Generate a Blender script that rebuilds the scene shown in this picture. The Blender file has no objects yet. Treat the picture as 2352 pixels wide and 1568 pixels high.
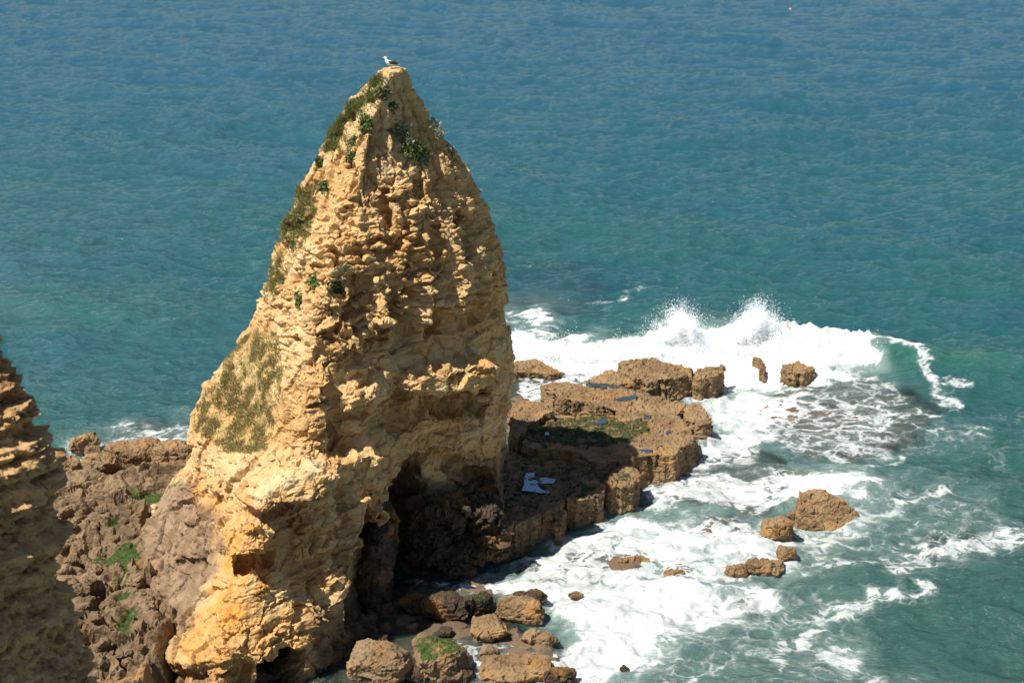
import bpy, bmesh, math, random, time
import numpy as np
from mathutils import Vector, Matrix
T0 = time.time()
random.seed(7)
RNG = np.random.default_rng(11)
sc = bpy.context.scene
col = sc.collection

# ------------------------------------------------------------------ camera
CAM_H, PITCH, LENS = 32.0, math.radians(18.8), 50.0
F = 2352 * LENS / 36.0
CP, SP = math.cos(PITCH), math.sin(PITCH)
cam_d = bpy.data.cameras.new('camera'); cam_d.lens = LENS; cam_d.sensor_width = 36
cam_d.clip_start = 0.5; cam_d.clip_end = 60000
cam_d.dof.use_dof = True; cam_d.dof.focus_distance = 70.0; cam_d.dof.aperture_fstop = 0.9
cam = bpy.data.objects.new('camera', cam_d); col.objects.link(cam)
cam.location = (0, 0, CAM_H); cam.rotation_euler = (math.pi / 2 - PITCH, 0, 0)
sc.camera = cam

# ------------------------------------------------------------------ light
SUN_EL = math.radians(58.5)
SUN_AZ = (-0.875, -0.484)                      # horizontal direction towards the sun
w = bpy.data.worlds.new('World'); sc.world = w; w.use_nodes = True
nt = w.node_tree
sky = nt.nodes.new('ShaderNodeTexSky'); sky.sky_type = 'NISHITA'; sky.sun_disc = False
sky.sun_elevation = SUN_EL; sky.sun_rotation = math.atan2(SUN_AZ[0], SUN_AZ[1]) % (2 * math.pi)
sky.air_density = 1.0; sky.dust_density = 0.6; sky.ozone_density = 1.5; sky.altitude = 30
nt.links.new(sky.outputs[0], nt.nodes['Background'].inputs[0])
nt.nodes['Background'].inputs[1].default_value = 0.062
sun_d = bpy.data.lights.new('sun', 'SUN'); sun_d.energy = 5.0; sun_d.angle = math.radians(0.53)
sun_d.color = (1.0, 0.94, 0.84)
sun = bpy.data.objects.new('sun', sun_d); col.objects.link(sun)
c_ = math.cos(SUN_EL)
sun.rotation_euler = Vector((-SUN_AZ[0] * c_, -SUN_AZ[1] * c_, -math.sin(SUN_EL))).to_track_quat('-Z', 'Y').to_euler()
sun.location = (-40, -30, 80)
vs = sc.view_settings
vs.view_transform = 'Standard'; vs.look = 'None'; vs.exposure = 0.5; vs.gamma = 1.0; vs.use_curve_mapping = False
sc.cycles.max_bounces = 8; sc.cycles.diffuse_bounces = 5; sc.cycles.transparent_max_bounces = 8

# ------------------------------------------------------------------ pixel <-> world (for measuring the photograph)
def ray(px, py):
    u = (np.asarray(px, float) - 1176) / F; v = (784 - np.asarray(py, float)) / F
    return u, CP + v * SP, -SP + v * CP
def at_y(px, py, y):
    a, b, c = ray(px, py); t = y / b
    return np.stack([a * t, y + 0 * t, CAM_H + c * t], -1)
def at_z(px, py, z):
    a, b, c = ray(px, py); t = (z - CAM_H) / c
    return np.stack([a * t, b * t, z + 0 * t], -1)
def proj(P):
    x, y, z = P[..., 0], P[..., 1], P[..., 2] - CAM_H
    d = np.maximum(y * CP - z * SP, 1e-3); up = y * SP + z * CP
    return 1176 + F * x / d, 784 - F * up / d
def py_of(y, z):
    d = y * CP - (z - CAM_H) * SP; up = y * SP + (z - CAM_H) * CP
    return 784 - F * up / d
def zc(ox, oy, s, pts):            # zoomed crop coordinates -> 2352 wide
    return [((ox + x / s) * .9408, (oy + y / s) * .9408) for x, y in pts]

# ------------------------------------------------------------------ numpy noise
_gr = np.random.default_rng(3).normal(size=(256, 3)); _gr /= np.linalg.norm(_gr, axis=1)[:, None]; _gr = _gr.astype(np.float32)
def _h(ix, iy, iz, seed):
    h = ix.astype(np.uint32) * np.uint32(0x8da6b343) + iy.astype(np.uint32) * np.uint32(0xd8163841) + iz.astype(np.uint32) * np.uint32(0xcb1ab31f) + np.uint32((seed * 0x9E3779B1) & 0xffffffff)
    h ^= h >> np.uint32(15); h *= np.uint32(0x2c1b3c6d); h ^= h >> np.uint32(12); h *= np.uint32(0x297a2d39); h ^= h >> np.uint32(15)
    return h
def gn(P, seed=0):
    P = P.astype(np.float32); fl = np.floor(P); f = P - fl; i = fl.astype(np.int32)
    u = f * f * f * (f * (f * 6 - 15) + 10)
    r = 0
    for dx in (0, 1):
        wx = u[:, 0] if dx else 1 - u[:, 0]
        for dy in (0, 1):
            wy = u[:, 1] if dy else 1 - u[:, 1]
            for dz in (0, 1):
                wz = u[:, 2] if dz else 1 - u[:, 2]
                g = _gr[_h(i[:, 0] + dx, i[:, 1] + dy, i[:, 2] + dz, seed) & np.uint32(255)]
                r = r + wx * wy * wz * (g[:, 0] * (f[:, 0] - dx) + g[:, 1] * (f[:, 1] - dy) + g[:, 2] * (f[:, 2] - dz))
    return r * 1.5
def fbm(P, o=4, seed=0, gain=.5):
    a = 1.; s = 0; Q = P
    for k in range(o):
        s = s + a * gn(Q, seed + k * 17); a *= gain; Q = Q * 2.03 + 11.7
    return s
def vor(P, seed=0):
    P = P.astype(np.float32); fl = np.floor(P); f = P - fl; i = fl.astype(np.int32)
    n = len(P); f1 = np.full(n, 9., np.float32); f2 = f1.copy(); idh = np.zeros(n, np.uint32); D = np.zeros((n, 3), np.float32)
    for dx in (-1, 0, 1):
        for dy in (-1, 0, 1):
            for dz in (-1, 0, 1):
                h = _h(i[:, 0] + dx, i[:, 1] + dy, i[:, 2] + dz, seed)
                ox = (h & np.uint32(1023)).astype(np.float32) / 1023; oy = ((h >> np.uint32(10)) & np.uint32(1023)).astype(np.float32) / 1023
                oz = ((h >> np.uint32(20)) & np.uint32(1023)).astype(np.float32) / 1023
                ex = f[:, 0] - dx - ox; ey = f[:, 1] - dy - oy; ez = f[:, 2] - dz - oz; d = ex * ex + ey * ey + ez * ez
                m = d < f1
                D[m, 0] = ex[m]; D[m, 1] = ey[m]; D[m, 2] = ez[m]
                f2 = np.where(m, f1, np.minimum(f2, d)); idh = np.where(m, h, idh); f1 = np.where(m, d, f1)
    rid = ((idh * np.uint32(2654435761)) >> np.uint32(16)).astype(np.float32) / 65535
    fac = (_gr[(idh >> np.uint32(7)) & np.uint32(255)] * D).sum(1)      # every cell is a tilted facet
    return np.sqrt(f1), np.sqrt(f2), rid, fac
def sst(a, b, x):
    t = np.clip((x - a) / (b - a), 0, 1); return t * t * (3 - 2 * t)
def sdf(px, py, poly):             # signed distance to a polygon, negative inside
    poly = np.asarray(poly, float); d = np.full(px.shape, 1e18); ins = np.zeros(px.shape, bool)
    n = len(poly)
    for k in range(n):
        ax, ay = poly[k]; bx, by = poly[(k + 1) % n]
        ex, ey = bx - ax, by - ay; t = np.clip(((px - ax) * ex + (py - ay) * ey) / (ex * ex + ey * ey + 1e-9), 0, 1)
        d = np.minimum(d, (px - ax - t * ex) ** 2 + (py - ay - t * ey) ** 2)
        c = ((ay > py) != (by > py)) & (px < (bx - ax) * (py - ay) / (by - ay + 1e-12) + ax)
        ins ^= c
    d = np.sqrt(d); return np.where(ins, -d, d)
def pdist(px, py, line):           # distance to a polyline
    d = np.full(px.shape, 1e18)
    for (ax, ay), (bx, by) in zip(line[:-1], line[1:]):
        ex, ey = bx - ax, by - ay; t = np.clip(((px - ax) * ex + (py - ay) * ey) / (ex * ex + ey * ey + 1e-9), 0, 1)
        d = np.minimum(d, (px - ax - t * ex) ** 2 + (py - ay - t * ey) ** 2)
    return np.sqrt(d)

# ------------------------------------------------------------------ mesh helpers
def mesh_np(name, V, Fc, smooth=False):
    V = np.asarray(V, np.float32); Fc = np.asarray(Fc, np.int32); k = Fc.shape[1]
    me = bpy.data.meshes.new(name)
    me.vertices.add(len(V)); me.vertices.foreach_set('co', V.ravel())
    me.loops.add(Fc.size); me.loops.foreach_set('vertex_index', Fc.ravel())
    me.polygons.add(len(Fc)); me.polygons.foreach_set('loop_start', np.arange(len(Fc), dtype=np.int32) * k)
    me.polygons.foreach_set('loop_total', np.full(len(Fc), k, np.int32))
    me.update(calc_edges=True); me.validate()
    me.polygons.foreach_set('use_smooth', np.full(len(me.polygons), smooth))
    return me
def get_v(me):
    a = np.empty(len(me.vertices) * 3, np.float32); me.vertices.foreach_get('co', a); return a.reshape(-1, 3)
def get_n(me):
    a = np.empty(len(me.vertices) * 3, np.float32); me.vertex_normals.foreach_get('vector', a); return a.reshape(-1, 3)
def set_v(me, V):
    me.vertices.foreach_set('co', np.asarray(V, np.float32).ravel()); me.update()
def attr(me, name, arr):
    arr = np.asarray(arr, np.float32)
    if arr.ndim == 1:
        a = me.attributes.new(name, 'FLOAT', 'POINT'); a.data.foreach_set('value', arr)
    else:
        if arr.shape[1] == 3: arr = np.concatenate([arr, np.ones((len(arr), 1), np.float32)], 1)
        a = me.attributes.new(name, 'FLOAT_COLOR', 'POINT'); a.data.foreach_set('color', arr.ravel())
def ob(name, me, mat, parent=None):
    o = bpy.data.objects.new(name, me); col.objects.link(o)
    if mat and not me.materials: me.materials.append(mat)
    if parent: o.parent = parent; o.matrix_parent_inverse = parent.matrix_world.inverted()
    return o
def empty(name, loc=(0, 0, 0)):
    o = bpy.data.objects.new(name, None); col.objects.link(o); o.location = loc; o.empty_display_size = .3
    o.matrix_world = Matrix.Translation(loc)
    return o
def tag(o, label=None, cat=None, group=None, kind=None):
    if label: o['label'] = label
    if cat: o['category'] = cat
    if group: o['group'] = group
    if kind: o['kind'] = kind
    return o
def remesh(me, voxel, smooth=True):
    o = bpy.data.objects.new('tmp', me); col.objects.link(o)
    m = o.modifiers.new('r', 'REMESH'); m.mode = 'VOXEL'; m.voxel_size = voxel; m.use_smooth_shade = smooth
    dg = bpy.context.evaluated_depsgraph_get(); dg.update()
    r = bpy.data.meshes.new_from_object(o.evaluated_get(dg))
    bpy.data.objects.remove(o); bpy.data.meshes.remove(me)
    return r
def bm_mesh(name, bm):
    me = bpy.data.meshes.new(name); bm.to_mesh(me); bm.free(); return me
def grid_faces(nr, nc, wrap=False):
    i = np.arange(nr - 1)[:, None]; j = np.arange(nc if wrap else nc - 1)[None]
    a = i * nc + j; b = i * nc + (j + 1) % nc
    return np.stack([a, b, b + nc, a + nc], -1).reshape(-1, 4)

# ------------------------------------------------------------------ node helpers
class NT:
    def __init__(s, name):
        s.m = bpy.data.materials.new(name); s.m.use_nodes = True; s.t = s.m.node_tree; s.t.nodes.clear()
        s.out = s.t.nodes.new('ShaderNodeOutputMaterial')
    def n(s, typ, ins=None, out=0, **props):
        nd = s.t.nodes.new('ShaderNode' + typ)
        for k, v in props.items(): setattr(nd, k, v)
        for k, v in (ins or {}).items():
            so = nd.inputs[k]
            if isinstance(v, bpy.types.NodeSocket): s.t.links.new(v, so)
            else: so.default_value = v
        return nd.outputs[out]
    def math(s, op, a, b=0., c=0., clamp=False):
        return s.n('Math', {0: a, 1: b, 2: c}, operation=op, use_clamp=clamp)
    def ss(s, a, b, x):
        return s.n('MapRange', {'Value': x, 'From Min': a, 'From Max': b}, interpolation_type='SMOOTHSTEP')
    def mix(s, f, a, b, mode='MIX'):
        def c4(v): return v if isinstance(v, bpy.types.NodeSocket) else (*v, 1)
        nd = s.t.nodes.new('ShaderNodeMix'); nd.data_type = 'RGBA'; nd.blend_type = mode
        for k, v in ((0, f), (6, a), (7, b)):
            if k and not isinstance(v, bpy.types.NodeSocket): v = c4(v)
            if isinstance(v, bpy.types.NodeSocket): s.t.links.new(v, nd.inputs[k])
            else: nd.inputs[k].default_value = v
        return nd.outputs[2]
    def pos(s): return s.n('NewGeometry', out='Position')
    def scale(s, v, sx, sy, sz): return s.n('VectorMath', {0: v, 1: (sx, sy, sz)}, operation='MULTIPLY')
    def noise(s, v, sc_, det=5, rough=.55, out='Factor', dist=0.):
        nd = s.t.nodes.new('ShaderNodeTexNoise'); s.t.links.new(v, nd.inputs['Vector'])
        nd.inputs['Scale'].default_value = sc_; nd.inputs['Detail'].default_value = det; nd.inputs['Roughness'].default_value = rough
        nd.inputs['Distortion'].default_value = dist
        return nd.outputs[0 if out == 'Factor' else 1]
    def surf(s, so): s.t.links.new(so, s.out.inputs[0]); return s.m

def rock_mat(name, c1, c2, c3, speck=(.1, .08, .06), tidal=None, green=(.05, .085, .02), moss=0., sc_=1., bump=.06, rough=.9, wet=0.):
    """c1/c2/c3 three stone tones; 'zone' attribute: r orange, g green growth, b grey mudstone, a pale sand"""
    t = NT(name); p = t.pos()
    n1 = t.noise(p, .35 * sc_, 6, .6, dist=.4); n2 = t.noise(t.scale(p, 1, 1, 3.2), 1.1 * sc_, 6, .65); n3 = t.noise(p, 9 * sc_, 5, .7)
    n4 = t.noise(t.scale(p, .35, .35, 4), .9 * sc_, 4, .6)
    c = t.mix(t.ss(.38, .62, n1), c1, c2)
    c = t.mix(t.ss(.52, .68, n2), c, c3)
    c = t.mix(t.math('MULTIPLY', t.ss(.5, .66, n4), .45), c, tuple(min(1, x * 1.25) for x in c2))
    z = t.n('Attribute', attribute_name='zone', out=0)
    sep = t.n('SeparateColor', {0: z}, out=0).node
    za = t.n('Attribute', attribute_name='zone', out=3)
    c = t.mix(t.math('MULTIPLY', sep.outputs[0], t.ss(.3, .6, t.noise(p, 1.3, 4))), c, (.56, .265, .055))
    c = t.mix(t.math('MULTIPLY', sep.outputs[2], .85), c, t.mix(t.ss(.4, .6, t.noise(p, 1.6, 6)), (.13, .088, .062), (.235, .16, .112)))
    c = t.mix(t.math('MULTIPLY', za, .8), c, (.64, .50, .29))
    c = t.mix(t.math('MULTIPLY', t.ss(.56, .72, n3), .55), c, speck)
    c = t.mix(t.math('MULTIPLY', t.ss(.60, .72, t.noise(p, 23 * sc_, 3, .6)), .35), c, tuple(min(1, x * 1.5) for x in c2))
    gm = t.ss(.35, .6, t.math('ADD', t.math('MULTIPLY', sep.outputs[1], .75), t.math('MULTIPLY', t.math('SUBTRACT', t.noise(p, 2.2, 6, .7), .5), 1.3)))
    c = t.mix(t.math('MULTIPLY', gm, .95), c, t.mix(t.ss(.4, .6, t.noise(p, 5, 4)), green, tuple(x * 1.45 for x in green)))
    r = rough
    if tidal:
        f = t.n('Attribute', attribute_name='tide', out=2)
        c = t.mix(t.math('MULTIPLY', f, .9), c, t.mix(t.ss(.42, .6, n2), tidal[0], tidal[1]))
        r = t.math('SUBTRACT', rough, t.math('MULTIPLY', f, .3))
    h = t.math('ADD', t.math('MULTIPLY', t.noise(p, 5 * sc_, 7, .65), 1.0), t.math('MULTIPLY', t.n('TexVoronoi', {'Vector': p, 'Scale': 7 * sc_}), .35))
    b = t.n('Bump', {'Strength': .8, 'Distance': bump, 'Height': h})
    bs = t.n('BsdfPrincipled', {'Base Color': c, 'Roughness': r, 'Normal': b, 'Specular IOR Level': .25})
    return t.surf(bs)

M = {}
OCH = ((.475, .284, .110), (.545, .382, .185), (.36, .196, .075))
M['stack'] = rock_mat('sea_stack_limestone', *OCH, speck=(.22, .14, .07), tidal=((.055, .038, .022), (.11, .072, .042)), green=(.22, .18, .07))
M['cliff'] = rock_mat('cliff_limestone', (.39, .22, .093), (.50, .32, .15), (.22, .115, .05), speck=(.07, .045, .025), bump=.12)
M['shelf'] = rock_mat('barnacled_rock', (.195, .122, .060), (.27, .178, .092), (.125, .079, .043), speck=(.055, .038, .025), green=(.026, .038, .009), bump=.09, sc_=1.3, rough=.75)
M['dark'] = rock_mat('wet_shade_toned_rock', (.045, .031, .019), (.07, .048, .028), (.028, .02, .013), speck=(.018, .014, .01), green=(.03, .06, .01), bump=.08, rough=.6)  # wet rock tones, lowered further so the cave's shade sits in the colour
M['shore'] = rock_mat('foreshore_rock', (.15, .100, .056), (.245, .167, .095), (.09, .060, .036), speck=(.05, .037, .026), green=(.030, .056, .009), bump=.09, rough=.8)
M['bed'] = rock_mat('reef_rock', (.13, .09, .058), (.18, .125, .078), (.085, .062, .046), speck=(.045, .038, .03), green=(.03, .05, .02), bump=.06, rough=.7)
def plain(name, c, rough=.7, spec=.3, attr_name=None, transl=0.):
    t = NT(name)
    if attr_name: cc = t.n('Attribute', attribute_name=attr_name, out=0)
    else:
        cc = t.mix(t.noise(t.n('TexCoord', out=3), 14, 4), tuple(x * .8 for x in c), tuple(min(1, x * 1.15) for x in c))
    bs = t.n('BsdfPrincipled', {'Base Color': cc, 'Roughness': rough, 'Specular IOR Level': spec})
    if transl:
        tr = t.n('BsdfTranslucent', {'Color': cc}); bs = t.n('MixShader', {0: transl, 1: bs, 2: tr})
    return t.surf(bs)

# ------------------------------------------------------------------ sea floor height (reefs) and sea surface
REEF = [  # outline (2352 px, on the water plane), top height, softness m
    (zc(1900, 800, 3.92, [(150, 560), (700, 500), (1400, 640), (1660, 810), (1400, 880), (1370, 1000), (1140, 1130), (1000, 1200), (660, 1260), (350, 1230), (0, 1100), (-300, 900), (-200, 650)]), -.16, 1.6),
    (zc(1700, 1100, 4.48, [(-450, 50), (0, -20), (500, -60), (800, 20), (1050, 190), (1250, 340), (1000, 410), (980, 480), (850, 560), (700, 630), (550, 680), (480, 640), (0, 600), (-300, 560), (-500, 350)]), -.10, .7),
    (zc(1700, 1100, 4.48, [(120, 740), (380, 690), (590, 760), (600, 830), (380, 900), (100, 920), (20, 860)]), -.02, .8),
    ([(1165, 640), (1230, 600), (1330, 605), (1390, 650), (1370, 700), (1260, 725), (1165, 720)], -.9, 4.),
    ([(270, 985), (330, 965), (430, 975), (430, 1010), (300, 1015)], -.5, 2.),
    ([(540, 1480), (780, 1360), (1000, 1310), (1120, 1330), (1180, 1430), (1290, 1480), (1270, 1680), (540, 1700)], .03, 1.2),
    ([(1200, 1300), (1290, 1255), (1400, 1265), (1450, 1300), (1330, 1340), (1240, 1340)], -.12, 1.),
    ([(1390, 1290), (1420, 1268), (1500, 1275), (1510, 1305), (1400, 1312)], .12, .6),
    ([(1530, 1300), (1575, 1296), (1585, 1325), (1540, 1335)], .0, .5),
    ([(1700, 1370), (1745, 1370), (1750, 1400), (1700, 1400)], -.15, .8),
    ([(2130, 1235), (2230, 1230), (2240, 1250), (2140, 1262)], -.35, 1.2),
    ([(1120, 850), (1300, 850), (1420, 865), (1420, 950), (1250, 980), (1240, 1060), (1120, 1060)], .02, 1.2),
]
REEF_W = [(at_z(np.array([p[0] for p in P]), np.array([p[1] for p in P]), 0.)[:, :2], h, s) for P, h, s in REEF]
def bed_h(x, y):
    P = np.stack([x, y, 0 * x], -1)
    wob = fbm(P * .55, 3, 5) * .7
    h = np.full(x.shape, -3.2)
    for poly, top, soft in REEF_W:
        d = sdf(x, y, poly) + wob
        h = np.maximum(h, -3.2 + (top + 3.2) * (1 - sst(-.25 * soft, soft, d)))
    return h - .12 + fbm(P * .9, 4, 9) * .16 + np.abs(fbm(P * 2.3, 3, 10)) * .14
# ocean tile
def ocean_tile(N, L, wl_min, wl_peak, wdir, spread, std, seed):
    r = np.random.default_rng(seed); k1 = 2 * np.pi * np.fft.fftfreq(N, L / N); kx, ky = np.meshgrid(k1, k1, indexing='xy')
    k = np.hypot(kx, ky); k[0, 0] = 1e-6
    kp = 2 * np.pi / wl_peak
    S = k ** -3.7 * np.exp(-1.1 * (kp / k) ** 2) * np.exp(-(k * wl_min / 6.28) ** 2)
    th = np.arctan2(ky, kx) - wdir; S *= (np.abs(np.cos(th)) ** spread) * .9 + .1
    S[0, 0] = 0
    H = (r.normal(size=(N, N)) + 1j * r.normal(size=(N, N))) * np.sqrt(S)
    h = np.real(np.fft.ifft2(H)); s = std / h.std()
    dx = np.real(np.fft.ifft2(-1j * kx / k * H)) * s; dy = np.real(np.fft.ifft2(-1j * ky / k * H)) * s
    return np.stack([h * s, dx, dy], -1).astype(np.float32)
TILES = [(ocean_tile(512, 83., .5, 5.0, 1.75, 2.2, .13, 1), 83.), (ocean_tile(256, 131., 3., 28., 1.45, 6, .30, 2), 131.), (ocean_tile(512, 37., .25, 2.2, 1.3, 2, .026, 4), 37.)]
def samp(tile, L, x, y):
    N = tile.shape[0]; gx = (x / L * N) % N; gy = (y / L * N) % N
    ix = np.floor(gx).astype(int); iy = np.floor(gy).astype(int); fx = (gx - ix)[:, None]; fy = (gy - iy)[:, None]; ix %= N; iy %= N
    jx = (ix + 1) % N; jy = (iy + 1) % N
    return (tile[iy, ix] * (1 - fx) + tile[iy, jx] * fx) * (1 - fy) + (tile[jy, ix] * (1 - fx) + tile[jy, jx] * fx) * fy
# foam coverage (2352 px, outlines on the water plane): outline, strength, softness px
FOAM = [
    ([(1170, 770), (1300, 785), (1450, 800), (1540, 765), (1650, 765), (1760, 755), (1880, 790), (2010, 800), (2035, 815), (2000, 850), (1960, 870), (1880, 885), (1750, 880), (1640, 880), (1420, 865), (1290, 868), (1170, 850)], 1.0, 14),
    ([(1175, 850), (1300, 860), (1420, 860), (1410, 930), (1300, 950), (1180, 935)], .68, 18),
    ([(1640, 870), (1860, 880), (1850, 930), (1800, 1000), (1750, 1060), (1610, 1090), (1560, 1120), (1600, 1010), (1640, 960), (1560, 900)], .80, 40),
    ([(1800, 880), (1960, 890), (2120, 930), (2110, 990), (1990, 1060), (1850, 1060), (1760, 1040)], .52, 40),
    ([(1470, 1110), (1600, 1080), (1720, 1090), (1830, 1090), (1830, 1120), (1760, 1160), (1640, 1180), (1500, 1170), (1440, 1180)], .74, 30),
    ([(1840, 1090), (1960, 1085), (2060, 1110), (2000, 1150), (1880, 1150), (1760, 1170), (1720, 1190), (1700, 1150)], .88, 30),
    ([(1400, 1190), (1520, 1180), (1700, 1190), (1800, 1200), (1830, 1260), (1800, 1290), (1640, 1310), (1560, 1270), (1400, 1270), (1200, 1310), (1220, 1280), (1310, 1240)], .82, 35),
    ([(960, 1335), (1100, 1320), (1260, 1320), (1450, 1310), (1640, 1330), (1700, 1370), (1560, 1440), (1480, 1500), (1400, 1568), (1280, 1600), (1240, 1500), (1300, 1470), (1270, 1390), (1150, 1365), (970, 1350)], .90, 35),
    ([(1560, 1330), (1800, 1330), (1780, 1400), (1650, 1440), (1500, 1520), (1440, 1600), (1400, 1600)], .72, 45),
    ([(1800, 1190), (1980, 1150), (2120, 1150), (2060, 1210), (1950, 1260), (1840, 1310)], .56, 50),
    ([(1170, 715), (1230, 705), (1285, 722), (1250, 745), (1170, 745)], .78, 14),
    ([(130, 1090), (170, 1040), (240, 1050), (330, 1010), (400, 1000), (430, 1010), (385, 1060), (330, 1050), (230, 1070), (180, 1090), (130, 1110)], .9, 14),
    ([(130, 1000), (250, 980), (440, 960), (440, 1010), (250, 1030), (130, 1050)], .50, 25),
    ([(1850, 1460), (1960, 1450), (2010, 1500), (1990, 1545), (1900, 1530)], .62, 30),
    ([(2000, 1500), (2120, 1540), (2200, 1580), (2000, 1580)], .50, 30),
    ([(1880, 840), (2010, 850), (2090, 900), (2160, 960), (2050, 960), (1960, 900)], .46, 20),
    ([(1160, 1300), (1300, 1230), (1480, 1180), (1700, 1200), (1830, 1250), (1820, 1320), (1600, 1340), (1300, 1350), (1160, 1340)], .70, 30),
    ([(1000, 1480), (1240, 1460), (1280, 1600), (1100, 1600)], .5, 30),
    ([(1800, 1080), (2060, 1060), (2300, 1120), (2352, 1240), (2200, 1320), (1900, 1340), (1800, 1280)], .34, 70),
    ([(1480, 1330), (1850, 1320), (2050, 1360), (1950, 1480), (2050, 1600), (1440, 1600)], .36, 70),
    ([(2040, 960), (2280, 960), (2300, 1050), (2080, 1060)], .30, 50),
]
STREAK = [
    ([(2380, 1225), (2260, 1240), (2180, 1255), (2100, 1275), (2050, 1300)], 34, .60), ([(2140, 1350), (2060, 1375), (1950, 1395), (1880, 1420), (1830, 1450), (1790, 1490)], 34, .60),
    ([(2180, 1130), (2110, 1160), (2050, 1165)], 16, .6), ([(2040, 812), (2110, 838), (2140, 880), (2180, 920), (2200, 938)], 16, .66), ([(2050, 830), (2110, 835)], 12, .72),
    ([(1830, 1310), (1900, 1290), (2010, 1290), (2060, 1260)], 18, .48), ([(1900, 1040), (2000, 1075), (2080, 1040)], 12, .66), ([(1180, 770), (1290, 765)], 20, .66),
    ([(1200, 606), (1220, 610)], 5, .7), ([(2160, 885), (2230, 890)], 6, .6), ([(1340, 700), (1420, 690), (1480, 660)], 10, .42), ([(2080, 970), (2200, 1010), (2280, 980)], 14, .42),
    ([(1560, 1500), (1700, 1490), (1800, 1480)], 20, .4), ([(2000, 985), (2110, 950), (2150, 960)], 10, .6), ([(1500, 1568), (1640, 1530)], 26, .44),
    ([(1835, 1215), (1990, 1215)], 16, .5), ([(1840, 1160), (1960, 1200)], 20, .5),
]
def sea_extra(x, y):
    """breaking crest behind the shelf: a raised ridge that curls round to the right"""
    px, py = proj(np.stack([x, y, 0 * x], -1))
    crest = [(1150, 790), (1300, 800), (1450, 800), (1560, 790), (1680, 790), (1800, 800), (1950, 815), (2040, 828), (2130, 840), (2250, 848), (2420, 850), (2600, 850)]
    cw = at_z(np.array([c[0] for c in crest]), np.array([c[1] for c in crest]), 0.)[:, :2]
    d = pdist(x, y, cw)
    amp = np.interp(px, [1150, 1300, 1500, 1850, 2000, 2120, 2260, 2420, 2600], [.5, .6, .8, .9, 1.0, .95, .75, .45, .2])
    sgn = np.where(y > np.interp(x, cw[:, 0], cw[:, 1]), 1, -1)
    wdt = np.where(sgn > 0, 3.2, np.interp(px, [1900, 2150], [1.5, 2.4]))
    e = amp * np.exp(-(d / wdt) ** 2)
    P3 = np.stack([x, y, 0 * x], -1); rg = .75 + .5 * fbm(P3 * np.array([1.5, .6, 1]), 3, 66)
    for qx, hh, wx_ in ((1520, .25, 2.2), (1570, .5, 1.9), (1620, .25, 1.8), (1700, .3, 1.8), (1740, .55, 1.9), (1800, .4, 2.2), (1870, .25, 2.2)):
        c = at_z(qx, 806, 0.); e = e + hh * rg * np.exp(-((x - c[0]) / wx_) ** 2 - ((y - c[1] - .3) / 1.3) ** 2)
    return e, px, py

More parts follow.
